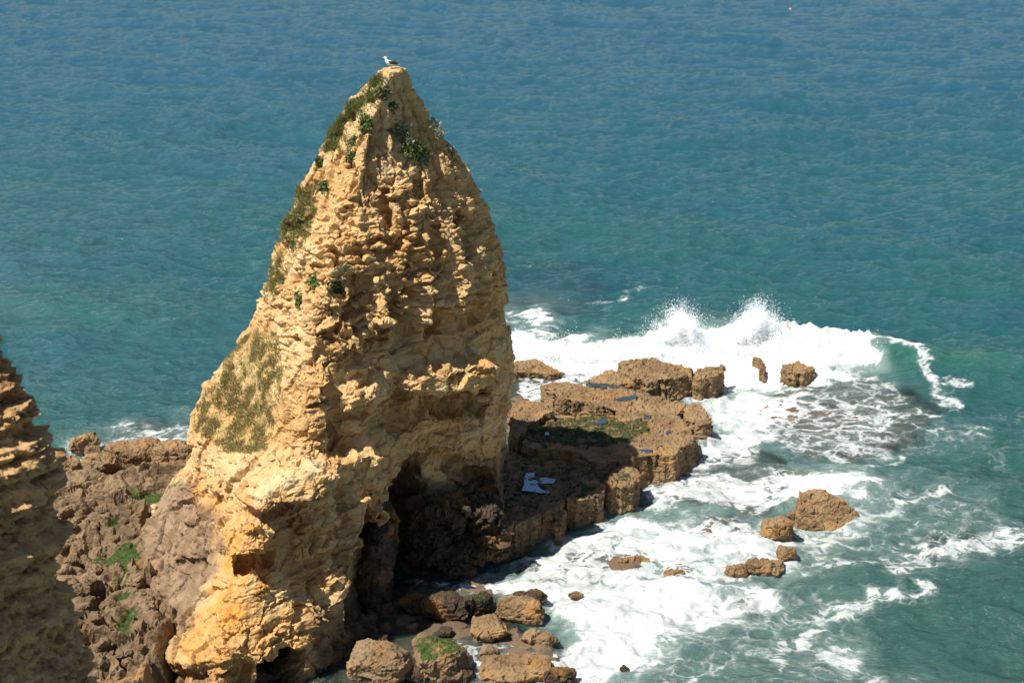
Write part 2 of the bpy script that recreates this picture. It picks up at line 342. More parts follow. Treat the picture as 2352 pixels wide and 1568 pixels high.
def build_sea():
    nr, nc = 600, 520
    pys = np.concatenate([np.linspace(1760, -70, nr)]); ys = at_z(np.zeros(nr) + 1176, pys, 0.)[:, 1]
    far = np.array([460, 520, 620, 800, 1100, 1800, 3500, 8000, 20000, 45000.])
    ys = np.concatenate([[-30, 0, 20, 32], ys, far]); nr = len(ys)
    tx = np.concatenate([[-1.6, -.9, -.6], np.linspace(-.44, .44, nc - 6), [.6, .9, 1.6]])
    X = tx[None, :] * np.maximum(ys, 36)[:, None] ; Y = np.repeat(ys[:, None], nc, 1)
    x = X.ravel(); y = Y.ravel()
    ex, px, py = sea_extra(x, y)
    fade = 1 - sst(350, 900, y)
    bh = bed_h(x, y)
    inside = (y > 30) & (y < 130) & (np.abs(x) < 60)
    bh = np.where(inside, bh, -3.2)
    depth = np.maximum(-bh, 0)
    calm = .35 + .65 * sst(.1, 1.5, depth)
    D = np.zeros((len(x), 3), np.float32)
    for k, (t, L) in enumerate(TILES):
        a = .35 * k; xr = x * math.cos(a) - y * math.sin(a); yr = x * math.sin(a) + y * math.cos(a)
        s = samp(t, L, xr, yr); s = np.stack([s[:, 0], s[:, 1] * math.cos(a) + s[:, 2] * math.sin(a), -s[:, 1] * math.sin(a) + s[:, 2] * math.cos(a)], -1)
        g = .75 + .5 * fbm(np.stack([x / 40, y / 40, 0 * x + k], -1), 2, 40 + k)
        D += s * (g * fade * calm)[:, None]
    # foam cover
    cov = np.zeros(len(x)); P3 = np.stack([x, y, 0 * x], -1)
    wpx = fbm(P3 * .45, 5, 61, .6) * 40; wpy = fbm(P3 * .45, 5, 62, .6) * 24
    for poly, s, soft in FOAM:
        cov = np.maximum(cov, s * (1 - sst(-soft, soft * .7, sdf(px + wpx, py + wpy, poly))))
    for line, wd, s in STREAK:
        cov = np.maximum(cov, s * np.exp(-(pdist(px + wpx * .6, py + wpy * .6, line) / wd) ** 2))
    cov = np.where(inside, cov, 0)
    # sparse drifting flecks near the shore
    fl = .22 * sst(-.1, .5, fbm(P3 * .12, 3, 70)) * (1 - sst(85, 100, y)) * sst(8, 22, x + (y - 60) * .1) * inside
    cov = np.maximum(cov, fl)
    churn = fbm(P3 * .9, 4, 80) * .16 + np.abs(fbm(P3 * 2.3, 3, 81)) * .10
    z = D[:, 0] + ex + cov ** 2 * churn * 1.4 + np.minimum(ex, 1) * fbm(P3 * 1.1, 3, 83) * .42 * sst(.5, .9, cov)
    z = z - 40 * (y / 45000.) ** 2
    V = np.stack([x - D[:, 1] * .9, y - D[:, 2] * .9, z], -1)
    me = mesh_np('sea', V, grid_faces(nr, nc), True)
    attr(me, 'foam', cov); attr(me, 'clarity', np.exp(-1.15 * np.maximum(z - bh, 0)) * inside)
    aer = 0 * cov
    for poly, s, soft in FOAM: aer = np.maximum(aer, s * (1 - sst(-60, 90, sdf(px + wpx, py + wpy, poly))))
    attr(me, 'aer', np.where(inside, aer, 0)); attr(me, 'crest', sst(.2, .8, np.minimum(ex, 1)))
    return me

def sea_mat():
    t = NT('sea_water'); p = t.pos(); flat = t.scale(p, 1, 1, 0)
    foam = t.n('Attribute', attribute_name='foam', out=2); clar = t.n('Attribute', attribute_name='clarity', out=2)
    aer = t.n('Attribute', attribute_name='aer', out=2); crest = t.n('Attribute', attribute_name='crest', out=2)
    yy = t.n('SeparateXYZ', {0: p}, out=1)
    body = t.mix(t.ss(.4, .62, t.noise(t.scale(flat, 1, 2, 0), .022, 4, .6)), (.018, .092, .088), (.015, .084, .102))
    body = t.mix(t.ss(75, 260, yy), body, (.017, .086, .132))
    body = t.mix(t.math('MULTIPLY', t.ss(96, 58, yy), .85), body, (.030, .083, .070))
    body = t.mix(crest, body, (.026, .115, .090))
    body = t.mix(t.math('MULTIPLY', t.ss(.12, .8, aer), .82), body, (.24, .325, .295))
    h1 = t.noise(t.scale(flat, 1, 1.9, 0), 1.3, 6, .62, dist=.6); h2 = t.noise(t.scale(flat, 1.1, 2.4, 0), .42, 4, .6)
    rid = t.math('SUBTRACT', 1., t.math('ABSOLUTE', t.math('MULTIPLY_ADD', t.noise(t.scale(flat, .8, 2.0, 0), .62, 5, .6, dist=.5), 3.2, -1.6)))
    h = t.math('ADD', t.math('ADD', t.math('MULTIPLY', h1, .5), t.math('MULTIPLY', h2, .8)), t.math('MULTIPLY', rid, .26))
    bmp = t.n('Bump', {'Strength': 1., 'Distance': .44, 'Height': h})
    dif = t.n('BsdfDiffuse', {'Color': body, 'Normal': bmp}); tr = t.n('BsdfTransparent', {'Color': (.80, .93, .90, 1)})
    base = t.n('MixShader', {0: t.math('MULTIPLY', clar, .93), 1: dif, 2: tr})
    fr = t.n('Fresnel', {'IOR': 1.4, 'Normal': bmp}); gl = t.n('BsdfGlossy', {'Color': (1, 1, 1, 1), 'Roughness': .08, 'Normal': bmp})
    wat = t.n('MixShader', {0: t.math('MULTIPLY', fr, 1.0), 1: base, 2: gl})
    # foam lace
    wv = t.n('VectorMath', {0: t.noise(flat, .55, 4, .6, out='Color'), 1: (.5, .5, .5)}, operation='SUBTRACT')
    q = t.n('VectorMath', {0: flat, 1: t.n('VectorMath', {0: wv, 'Scale': 2.6}, operation='SCALE')}, operation='ADD')
    q = t.scale(q, .75, 1., 0)
    e1 = t.n('TexVoronoi', {'Vector': q, 'Scale': .85}, feature='DISTANCE_TO_EDGE'); e2 = t.n('TexVoronoi', {'Vector': q, 'Scale': 2.3}, feature='DISTANCE_TO_EDGE')
    l1 = t.math('SUBTRACT', 1., t.ss(.0, .26, e1)); l2 = t.math('SUBTRACT', 1., t.ss(.0, .3, e2))
    fn = t.noise(t.scale(q, .7, 1.5, 0), 2.3, 10, .74, dist=.6); fl = t.noise(q, .42, 5, .6)
    pat = t.math('ADD', t.math('ADD', t.math('MULTIPLY', l1, .24), t.math('MULTIPLY', l2, .20)), t.math('ADD', t.math('MULTIPLY', fn, .66), t.math('MULTIPLY', fl, .36)))
    thr = t.math('SUBTRACT', 1.25, t.math('MULTIPLY', foam, .93))
    df = t.math('SUBTRACT', pat, thr)
    fac = t.math('ADD', t.math('MULTIPLY', t.ss(-.26, .36, df), .62), t.math('MULTIPLY', t.ss(-.05, .12, df), .38))
    fac = t.math('MULTIPLY', fac, t.math('MULTIPLY', t.ss(.05, .2, foam), t.math('MULTIPLY_ADD', foam, .45, .58, clamp=True)))
    fb = t.n('Bump', {'Strength': 1., 'Distance': .16, 'Height': t.math('ADD', fl, t.math('MULTIPLY', fn, .5))})
    fcol = t.mix(t.ss(.34, .60, t.noise(t.scale(q, .8, 1.5, 0), .9, 9, .7, dist=1.0)), (.40, .45, .44), (.70, .71, .71))
    fd = t.n('BsdfDiffuse', {'Color': fcol, 'Normal': fb})
    return t.surf(t.n('MixShader', {0: fac, 1: wat, 2: fd}))

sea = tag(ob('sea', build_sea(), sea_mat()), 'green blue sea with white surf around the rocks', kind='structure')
print('sea', time.time() - T0)

def build_bed():
    xs = np.arange(-34, 48, .3); ys = np.arange(38, 112, .3)
    X, Y = np.meshgrid(xs, ys); x = X.ravel(); y = Y.ravel(); z = bed_h(x, y)
    me = mesh_np('seabed', np.stack([x, y, z], -1), grid_faces(len(ys), len(xs)), True)
    attr(me, 'zone', np.zeros((len(x), 4))); return me
tag(ob('seabed', build_bed(), M['bed']), 'brown reef rock under shallow water', kind='structure')

# ------------------------------------------------------------------ rock surface detail
LAY = np.cumsum(RNG.uniform(.22, .8, 80)); LAY_H = RNG.uniform(-1, 1, 81)
def layers(zb, s=1.):
    zz = zb / s + 4; i = np.searchsorted(LAY, zz); lo = np.where(i > 0, LAY[np.maximum(i - 1, 0)], 0); hi = LAY[np.minimum(i, 79)]
    e = sst(0, .10, np.minimum(zz - lo, hi - zz)); return LAY_H[i] * e - .35 * (1 - e)
def rough_rock(me, amp=1., cell=.7, flat=.5, strat=.0, seed=0, fine=1., smooth=False):
    P = get_v(me); N = get_n(me)
    wp = np.stack([gn(P * 1.1 / cell, seed + 1), gn(P * 1.1 / cell, seed + 2), gn(P * 1.1 / cell, seed + 3)], -1) * .38
    f1, f2, r, fa = vor(P / (cell * np.array([1, 1, flat])) + wp, seed + 5)
    cr = 1 - sst(0, .13, f2 - f1)
    d = (r - .5) * .26 * cell + fa * .42 * cell - cr * .07 * cell + fbm(P / (cell * 3.2), 3, seed + 7) * .34 * cell
    c2 = cell * .33
    g1, g2, r2, fb_ = vor(P / (c2 * np.array([1, 1, .65])) + wp * 1.5, seed + 11)
    d += fine * ((r2 - .5) * .34 * c2 + fb_ * .5 * c2)
    d += fine * fbm(P / (cell * .3), 3, seed + 13) * .085 * cell
    if strat: d += strat * layers(P[:, 2] + .06 * P[:, 0] + gn(P / 2.5, seed + 21) * .2, .8)
    set_v(me, P + N * (d * amp)[:, None])
    me.polygons.foreach_set('use_smooth', np.full(len(me.polygons), smooth))
    return me

# ------------------------------------------------------------------ the sea stack
SIL_L = np.array([(872, 168), (845, 200), (800, 238), (775, 275), (750, 310), (735, 335), (715, 375), (703, 400), (688, 440), (665, 480), (655, 510), (640, 560), (622, 595), (608, 635), (598, 665), (588, 700), (570, 740), (545, 778), (520, 812), (500, 848), (488, 880), (462, 920), (440, 960), (430, 1000), (424, 1050), (415, 1090), (370, 1130), (345, 1180), (325, 1260), (300, 1330), (296, 1420), (305, 1480), (320, 1600), (330, 1750)], float)
SIL_R = np.array([(930, 163), (946, 205), (970, 240), (1000, 285), (1017, 305), (1045, 350), (1076, 400), (1100, 440), (1110, 470), (1125, 510), (1146, 560), (1163, 600), (1168, 640), (1164, 700), (1168, 760), (1178, 800), (1176, 850), (1172, 900), (1172, 960), (1168, 1000), (1164, 1060), (1164, 1150), (1160, 1200), (1160, 1400)], float)
ARE = np.array([(900, 163), (880, 230), (850, 300), (822, 420), (795, 520), (745, 620), (718, 740), (705, 860), (695, 960), (690, 1045), (600, 1165), (555, 1230), (600, 1330), (560, 1420), (500, 1490), (460, 1560), (440, 1800)], float)
#        z     yL    yG    yA    yR   bulge  back
LEV = [(-2.0, 60.0, 53.0, 46.2, 63.6, .0, 1.0),
       (1.0, 60.5, 54.0, 47.3, 64.0, .2, 1.0),
       (3.0, 61.0, 55.0, 49.3, 64.6, .3, 1.0),
       (5.2, 61.5, 56.5, 51.2, 65.4, .5, .97),
       (7.0, 62.0, 57.6, 52.2, 66.0, .6, .95),
       (7.6, 62.2, 58.3, 52.8, 66.1, .7, .93),
       (8.2, 62.4, 58.9, 55.2, 66.2, .8, .92),
       (10.0, 62.6, 60.0, 55.9, 66.4, .9, .86),
       (12.0, 62.8, 60.6, 56.8, 66.5, 1.1, .80),
       (14.0, 63.0, 61.0, 57.6, 66.4, 1.3, .70),
       (15.6, 63.0, 61.3, 58.5, 66.2, 1.0, .60),
       (17.2, 63.2, 61.8, 59.6, 65.8, .6, .58),
       (19.0, 63.3, 62.4, 61.0, 65.2, .35, .48),
       (20.8, 63.6, 63.0, 62.3, 64.6, .15, .34),
       (22.1, 63.8, 63.4, 63.1, 64.3, .05, .20),
       (22.95, 63.9, 63.7, 63.5, 64.1, .0, .12)]
def sil_x(S, y, z):
    py = py_of(y, z); px = np.interp(py, S[:, 1], S[:, 0]); return float(at_y(px, py, y)[0])
def stack_cage():
    C = []
    for z, yL, yG, yA, yR, bl, bk in LEV:
        L = np.array([sil_x(SIL_L, yL, z), yL]); R = np.array([sil_x(SIL_R, yR, z), yR]); A = np.array([sil_x(ARE, yA, z), yA])
        k = (yG - yA) / (yL - yA); G = A + (L - A) * k + np.array([-.35, -.25]) * bk * (1.3 if z < 3 else .6)
        n = np.array([.78, -.62])
        F1 = A + (R - A) * .33 + n * (bl * .9 + 1.1 * float(sst(6.5, 3.5, z))); F2 = A + (R - A) * .68 + n * bl
        BR = R + np.array([-1.3, 4.2]) * bk; B = (L + R) / 2 + np.array([-.3, 8.6]) * bk; BL = L + np.array([2.6, 6.5]) * bk
        C.append([[*q, z] for q in (A, F1, F2, R, BR, B, BL, L, G)])
    return np.array(C)                                   # levels x meridians x 3
def catmull(P, n, closed, axis_samples=None):
    """P: (k, m, 3) interpolated along axis 0; returns (len(samples), m, 3)"""
    k = len(P); t = axis_samples
    i = np.floor(t).astype(int); f = (t - i)[:, None, None]
    if closed: g = lambda a: P[a % k]
    else: g = lambda a: P[np.clip(a, 0, k - 1)]
    p0, p1, p2, p3 = g(i - 1), g(i), g(i + 1), g(i + 2)
    T = .5
    m1 = (p2 - p0) * .5 * T * 1.4; m2 = (p3 - p1) * .5 * T * 1.4
    return (2 * f ** 3 - 3 * f ** 2 + 1) * p1 + (f ** 3 - 2 * f ** 2 + f) * m1 + (-2 * f ** 3 + 3 * f ** 2) * p2 + (f ** 3 - f ** 2) * m2
# sculpted features of the right face, outline in 2352 px, outward (+) / inward (-) metres, softness px
FEAT = [
    ([(918, 1330), (915, 1120), (930, 1075), (965, 1045), (1030, 1040), (1080, 1062), (1130, 1085), (1148, 1120), (1150, 1170), (1100, 1200), (1060, 1330), (960, 1380)], -1.2, 6),
    ([(918, 1400), (916, 1120), (930, 1078), (970, 1052), (1005, 1060), (1012, 1120), (1015, 1300), (990, 1400)], -4.6, 10),
    ([(800, 1450), (812, 1330), (850, 1250), (852, 1160), (872, 1130), (880, 1180), (915, 1230), (918, 1330), (900, 1420)], -1.6, 10),
    ([(884, 1160), (888, 1120), (897, 1105), (905, 1125), (908, 1165)], -1.4, 4),
    ([(586, 1600), (600, 1530), (640, 1508), (690, 1500), (690, 1540), (660, 1600)], -3.0, 6),
    ([(915, 872), (945, 848), (1015, 828), (1060, 815), (1090, 825), (1090, 868), (1065, 880), (1030, 892), (995, 900), (955, 905), (925, 890)], 1.25, 6),
    ([(1045, 815), (1075, 812), (1095, 835), (1092, 872), (1072, 872)], .6, 5),
    ([(1000, 905), (1080, 893), (1125, 885), (1120, 950), (1060, 960), (1005, 950)], -1.2, 8),
    ([(880, 905), (940, 905), (940, 960), (885, 965)], -.5, 9),
    ([(770, 890), (800, 880), (838, 888), (840, 925), (800, 948), (775, 930)], .8, 9),
    ([(700, 838), (735, 830), (748, 870), (742, 915), (708, 922)], .7, 8),
    ([(755, 950), (800, 945), (800, 1000), (755, 990)], -.5, 9),
    ([(760, 985), (830, 990), (850, 1040), (770, 1050)], -.8, 10),
    ([(850, 985), (872, 985), (870, 1010), (853, 1012)], .7, 5), ([(846, 1035), (862, 1032), (866, 1065), (852, 1070)], .7, 5),
    ([(700, 620), (770, 605), (800, 650), (790, 700), (735, 720), (690, 680)], .45, 12),
    ([(790, 640), (850, 650), (880, 700), (840, 740), (795, 720)], -.5, 14),
    ([(845, 700), (885, 695), (890, 735), (855, 740)], .55, 8), ([(840, 745), (900, 745), (900, 790), (850, 800)], -.45, 10),
    ([(770, 770), (815, 765), (820, 805), (775, 812)], .5, 8), ([(740, 790), (700, 800), (650, 790), (640, 750), (700, 745)], .35, 10),
    ([(915, 770), (1150, 690), (1160, 720), (920, 800)], -.22, 14),
    ([(640, 570), (700, 555), (770, 580), (790, 605), (700, 612), (640, 620)], -.35, 14),
    ([(560, 1120), (690, 1055), (765, 1065), (768, 1085), (640, 1150), (600, 1175), (562, 1150)], .9, 6),
    ([(590, 1180), (640, 1150), (765, 1085), (770, 1110), (650, 1190), (625, 1200)], -.4, 8),
    ([(520, 1195), (605, 1185), (625, 1200), (612, 1268), (525, 1272)], 1.15, 6),
    ([(525, 1275), (625, 1268), (640, 1300), (540, 1310)], -.8, 6),
    ([(690, 1100), (765, 1085), (772, 1200), (700, 1230)], .35, 9), ([(640, 1200), (690, 1190), (690, 1300), (650, 1310)], -.35, 9),
    ([(650, 1310), (740, 1290), (770, 1370), (690, 1400)], -.4, 12), ([(700, 1380), (735, 1375), (740, 1440), (705, 1450)], .45, 7),
    ([(345, 1510), (430, 1450), (600, 1480), (640, 1490), (600, 1520), (430, 1530)], .55, 9), ([(350, 1540), (580, 1535), (580, 1560), (350, 1570)], -.45, 8),
    ([(400, 1290), (470, 1280), (475, 1300), (400, 1300)], -.5, 6), ([(425, 1125), (500, 1130), (520, 1160), (450, 1165)], -.35, 9),
    ([(770, 1110), (800, 1120), (830, 1200), (790, 1290), (775, 1200)], -.7, 12),
    ([(900, 270), (925, 290), (985, 385), (1000, 470), (960, 440), (930, 360)], -.35, 14), ([(985, 360), (1010, 370), (1080, 520), (1060, 560), (1010, 460)], -.3, 14),
    ([(760, 480), (800, 450), (830, 480), (800, 560), (770, 570)], -.35, 14), ([(880, 480), (900, 440), (920, 500), (900, 560)], -.35, 10), ([(990, 540), (1010, 500), (1030, 560), (1010, 610)], -.35, 10),
]
# colour zones: outline, (orange, green, grey, pale), softness
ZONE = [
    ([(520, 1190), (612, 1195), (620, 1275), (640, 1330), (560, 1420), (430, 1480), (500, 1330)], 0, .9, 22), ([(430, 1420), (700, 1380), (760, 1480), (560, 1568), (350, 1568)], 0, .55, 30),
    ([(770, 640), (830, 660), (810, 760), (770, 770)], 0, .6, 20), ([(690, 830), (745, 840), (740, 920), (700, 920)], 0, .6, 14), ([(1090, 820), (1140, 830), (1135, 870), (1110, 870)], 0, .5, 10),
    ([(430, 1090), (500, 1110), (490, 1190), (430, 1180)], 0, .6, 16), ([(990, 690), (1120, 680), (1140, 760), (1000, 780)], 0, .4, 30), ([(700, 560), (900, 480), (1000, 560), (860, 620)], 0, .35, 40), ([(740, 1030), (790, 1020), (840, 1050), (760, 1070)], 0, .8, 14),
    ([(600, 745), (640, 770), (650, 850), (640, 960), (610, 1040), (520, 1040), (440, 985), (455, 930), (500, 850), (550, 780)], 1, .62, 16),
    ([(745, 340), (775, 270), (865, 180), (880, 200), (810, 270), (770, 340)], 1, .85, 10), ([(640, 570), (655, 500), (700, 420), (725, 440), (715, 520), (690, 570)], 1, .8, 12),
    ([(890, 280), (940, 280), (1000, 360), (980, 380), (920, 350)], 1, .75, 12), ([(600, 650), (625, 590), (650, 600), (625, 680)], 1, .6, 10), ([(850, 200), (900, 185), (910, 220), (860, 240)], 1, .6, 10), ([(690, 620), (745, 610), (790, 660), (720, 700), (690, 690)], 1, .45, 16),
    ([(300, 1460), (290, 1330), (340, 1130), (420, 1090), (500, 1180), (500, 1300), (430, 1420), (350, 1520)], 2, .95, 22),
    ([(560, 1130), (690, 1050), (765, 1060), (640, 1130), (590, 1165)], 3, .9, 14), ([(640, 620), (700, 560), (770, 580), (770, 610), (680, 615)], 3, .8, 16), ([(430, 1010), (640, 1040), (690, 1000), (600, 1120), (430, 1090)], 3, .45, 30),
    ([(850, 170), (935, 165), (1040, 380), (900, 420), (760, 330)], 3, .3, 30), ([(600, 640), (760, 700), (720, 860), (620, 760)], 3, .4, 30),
]
NF = np.array([.80, -.60, .0])
def build_stack():
    C = stack_cage()
    nr = 400; tz = np.linspace(0, len(LEV) - 1.0001, nr)
    C1 = catmull(C, nr, False, tz)                               # (nr, 9, 3)
    seg = [110, 110, 110, 50, 30, 30, 40, 70, 90]                # A-F1, F1-F2, F2-R, ...
    ts = np.concatenate([k + np.arange(n) / n for k, n in enumerate(seg)]); nc = len(ts)
    C2 = catmull(C1.transpose(1, 0, 2), nc, True, ts).transpose(1, 0, 2)   # (nr, nc, 3)
    P = C2.reshape(-1, 3)
    # geometric normals of the base surface
    du = np.roll(C2, -1, 1) - np.roll(C2, 1, 1); dv = np.gradient(C2, axis=0); nrm = np.cross(du, dv); nrm /= np.linalg.norm(nrm, axis=2, keepdims=True) + 1e-9
    N = nrm.reshape(-1, 3)
    view = np.array([0, 0, CAM_H]) - P; facing = (N * view).sum(1) > 0
    px, py = proj(P)
    wx = fbm(P * .8, 2, 90) * 10; wy = fbm(P * .8, 2, 91) * 10
    D = np.zeros_like(P)
    for poly, dep, soft in FEAT:
        m = (1 - sst(-soft, soft, sdf(px + wx, py + wy, poly))) * facing
        dirn = NF[None] if (dep < 0 or True) else N
        left = poly[0][0] < 640 and poly[0][1] > 1000
        dv_ = N * .6 + np.array([[0, -.5, 0]]) if left else np.repeat(NF[None], len(P), 0)
        D += dv_ * (m * dep)[:, None]
    P = P + D
    # big irregular buttresses
    P = P + N * (fbm(P * np.array([.28, .28, .16]), 3, 30) * .32)[:, None] * sst(23, 19, P[:, 2])[:, None]
    V = list(map(tuple, P)); fc = grid_faces(nr, nc, True)
    top = P[-nc:].mean(0) + np.array([0, 0, .05]); bot = P[:nc].mean(0)
    V = np.concatenate([P, [top, bot]]); it = len(P); ib = it + 1
    j = np.arange(nc); jn = (j + 1) % nc; b = (nr - 1) * nc
    caps = np.concatenate([np.stack([b + j, b + jn, np.full(nc, it)], -1), np.stack([jn, j, np.full(nc, ib)], -1)])
    fc = np.concatenate([np.stack([fc[:, 0], fc[:, 1], fc[:, 2]], -1), np.stack([fc[:, 0], fc[:, 2], fc[:, 3]], -1), caps])
    me = mesh_np('stack_body', V, fc)
    me = remesh(me, .074)
    # drop hidden underside
    P = get_v(me); N = get_n(me); px, py = proj(P)
    grass = np.zeros(len(P)); zone = np.zeros((len(P), 4))
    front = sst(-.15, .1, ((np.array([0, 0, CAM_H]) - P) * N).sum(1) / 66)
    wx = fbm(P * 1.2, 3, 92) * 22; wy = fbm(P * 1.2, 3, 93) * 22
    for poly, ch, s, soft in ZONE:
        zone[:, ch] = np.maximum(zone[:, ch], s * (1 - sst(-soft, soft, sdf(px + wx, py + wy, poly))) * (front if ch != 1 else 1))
    slope = 1 - sst(-14, 14, sdf(px, py, ZONE[9][0]))             # smooth grassy slope
    earth = sst(16.8, 18.5, P[:, 2]) ; low = sst(12.5, 11, P[:, 2])
    rub = 1 - .62 * earth - .45 * low
    left = sst(-.25, -.6, N[:, 0]); amp = (1 - .8 * slope) * rub * (1 - .45 * left)
    zb = P[:, 2] - .07 * P[:, 0] + .05 * P[:, 1] + gn(P / 4, 31) * .35
    wp = np.stack([gn(P * 1.3, 32), gn(P * 1.3, 33), gn(P * 1.3, 34)], -1) * .4
    Q = P.copy(); Q[:, 2] = zb
    f1, f2, r, fa = vor(Q / np.array([.82, .82, .34]) + wp * .38, 35)
    g1, g2, r2, fb_ = vor(Q / np.array([.34, .34, .15]) + wp * .7, 36)
    k1, k2, r3, fk = vor(Q / np.array([1.9, 1.9, 1.5]) + wp * .5, 37)
    mid = sst(10.5, 12.5, P[:, 2]) * sst(18.6, 17, P[:, 2]); right = sst(-.1, .35, N[:, 0]) * sst(.15, -.3, N[:, 1]); amp = amp * (1 - .5 * sst(.7, .95, N[:, 0]))
    sw = np.clip(.45 + 1.1 * fbm(P / 2.2, 3, 38), 0, 1.3)
    d = layers(zb, .7) * .25 * sw * amp * (.45 + .75 * sst(17, 14, P[:, 2]) * sst(8, 10.5, P[:, 2]))
    d += layers(zb + 9, .32) * .12 * np.clip(.3 + 1.4 * fbm(P / 1.9, 3, 48), 0, 1.3) * (1 - .85 * slope) * (1 - .7 * earth)
    m1 = np.clip(.75 + 1.3 * gn(P / 1.7, 39), .05, 1.4)
    d += ((r - .5) * (.46 + .16 * mid) + fa * .10 - (1 - sst(0, .10, f2 - f1)) * .08) * amp * m1
    d += ((r2 - .5) * .19 + fb_ * .09) * (amp * .95 + .06) * np.clip(.9 + .9 * gn(P / 1.2, 40), .2, 1.4)
    d += ((r3 - .5) * .34 + fk * .28 - (1 - sst(0, .05, k2 - k1)) * .18) * (.35 + .45 * low) * (1 - slope) * (1 - .5 * earth)
    # upright flutes and buttresses that catch the raking sun
    u = P[:, 0] * .62 + P[:, 1] * .78
    fl1 = .38 - np.abs(gn(np.stack([u / 1.5 + wp[:, 0] * .6, P[:, 2] * .16, N[:, 1] * .5], -1), 44)) * 1.25 - .28; fl2 = gn(np.stack([u / .42 + wp[:, 1], P[:, 2] * .45, N[:, 1]], -1), 45)
    brk = np.clip(.55 + 1.2 * gn(Q / np.array([1.1, 1.1, .8]), 46), 0, 1.3)
    d += right * ((fl1 * 1.25 * (.5 + .6 * brk) + fl2 * .40 * brk) * (.22 * low + mid) + fl1 * .55 * earth - .12 * (mid + earth)) * (1 - slope)
    d += fbm(P / .30, 3, 41, .6) * .045 * (.5 + .5 * amp)
    d += fbm(P / 1.1, 3, 42) * .09 * (1 - .5 * slope)
    # runnels and crumbs in the earthy top
    rn = np.abs(fbm(P * np.array([1.0, 1.0, .28]), 3, 43)); d -= earth * (1 - sst(0, .20, rn)) * .26
    d -= .10 * sst(22.6, 21, P[:, 2]); d += .16 * sst(20.2, 21.4, P[:, 2])
    cr = np.clip(1 - (23.2 - P[:, 2]) / 1.2, 0, 1); d *= 1 - .7 * cr
    V = P + N * d[:, None]
    set_v(me, V)
    attr(me, 'zone', zone)
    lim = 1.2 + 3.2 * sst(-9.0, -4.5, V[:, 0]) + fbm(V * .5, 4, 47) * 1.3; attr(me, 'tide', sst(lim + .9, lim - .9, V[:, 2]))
    me.polygons.foreach_set('use_smooth', np.zeros(len(me.polygons), bool))
    return me, zone, slope
stack_me, stack_zone, stack_slope = build_stack()
SV = get_v(stack_me).copy(); SN = get_n(stack_me).copy(); SPX, SPY = proj(SV)
sFRONT = ((np.array([0, 0, CAM_H]) - SV) * SN).sum(1) > 0
stack = empty('sea_stack', (-8, 60, 0))
tag(stack, 'tall pointed ochre limestone sea stack with a gull on its tip', 'sea stack')
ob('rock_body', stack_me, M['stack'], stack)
print('stack', len(SV), time.time() - T0)

# loose and bedded stones standing proud of the rubbly upper faces
def hull_mesh(name, rx, ry, rz, n, seed, box=.5):
    r = np.random.default_rng(seed); bm = bmesh.new()
    for _ in range(n):
        v = r.normal(size=3); v /= np.linalg.norm(v); m = np.max(np.abs(v)); v = v / (m ** box) * r.uniform(.86, 1.05)
        bm.verts.new((v[0] * rx, v[1] * ry, v[2] * rz))
    g = bmesh.ops.convex_hull(bm, input=bm.verts)
    bmesh.ops.delete(bm, geom=list({e for e in g['geom_interior'] + g['geom_unused'] if isinstance(e, bmesh.types.BMVert)}), context='VERTS')
    bmesh.ops.recalc_face_normals(bm, faces=bm.faces)
    return bm_mesh(name, bm)
def flat_zone(me, z=(0, 0, 0, 0)):
    attr(me, 'tide', np.zeros(len(me.vertices)))
    attr(me, 'zone', np.tile(np.array(z, np.float32), (len(me.vertices), 1))); return me
STONES = [flat_zone(hull_mesh('stone', 1, .85, .5, 16, 100 + k, .6)) for k in range(8)]
for k, m in enumerate(STONES): m.materials.append(M['stack'])
def scatter(poly, n, smin, smax, seed, name='stone', parent=stack, meshes=STONES, sink=.1, mindist=.35):
    r = np.random.default_rng(seed); m = np.where((sdf(SPX, SPY, poly) < 0) & sFRONT & (stack_slope < .3))[0]
    pts = []; tries = 0
    while len(pts) < n and tries < n * 12:
        tries += 1; i = m[r.integers(len(m))]; p = SV[i]
        if any((p[0] - q[0]) ** 2 + (p[1] - q[1]) ** 2 + (p[2] - q[2]) ** 2 < mindist ** 2 for q in pts): continue
        pts.append(p); s = smin + (smax - smin) * r.random() ** 2.2
        o = bpy.data.objects.new(name, meshes[r.integers(len(meshes))]); col.objects.link(o)
        nn = SN[i]
        o.matrix_world = Matrix.Translation(Vector(p - nn * s * sink)) @ Matrix.Rotation(r.uniform(0, 6.28), 4, 'Z') @ Matrix.Rotation(r.normal() * .16, 4, 'X') @ Matrix.Diagonal((s, s, s, 1))
        mw = o.matrix_world.copy(); o.parent = parent; o.matrix_parent_inverse = parent.matrix_world.inverted(); o.matrix_basis = mw
scatter([(790, 440), (1090, 440), (1150, 600), (1160, 700), (900, 700), (640, 780), (620, 660), (760, 560)], 190, .13, .34, 1)
scatter([(760, 340), (1000, 280), (1060, 430), (820, 470), (720, 440)], 45, .10, .28, 2)
scatter([(430, 1040), (640, 1040), (700, 960), (760, 1000), (640, 1120), (520, 1180), (430, 1100)], 50, .09, .24, 3)

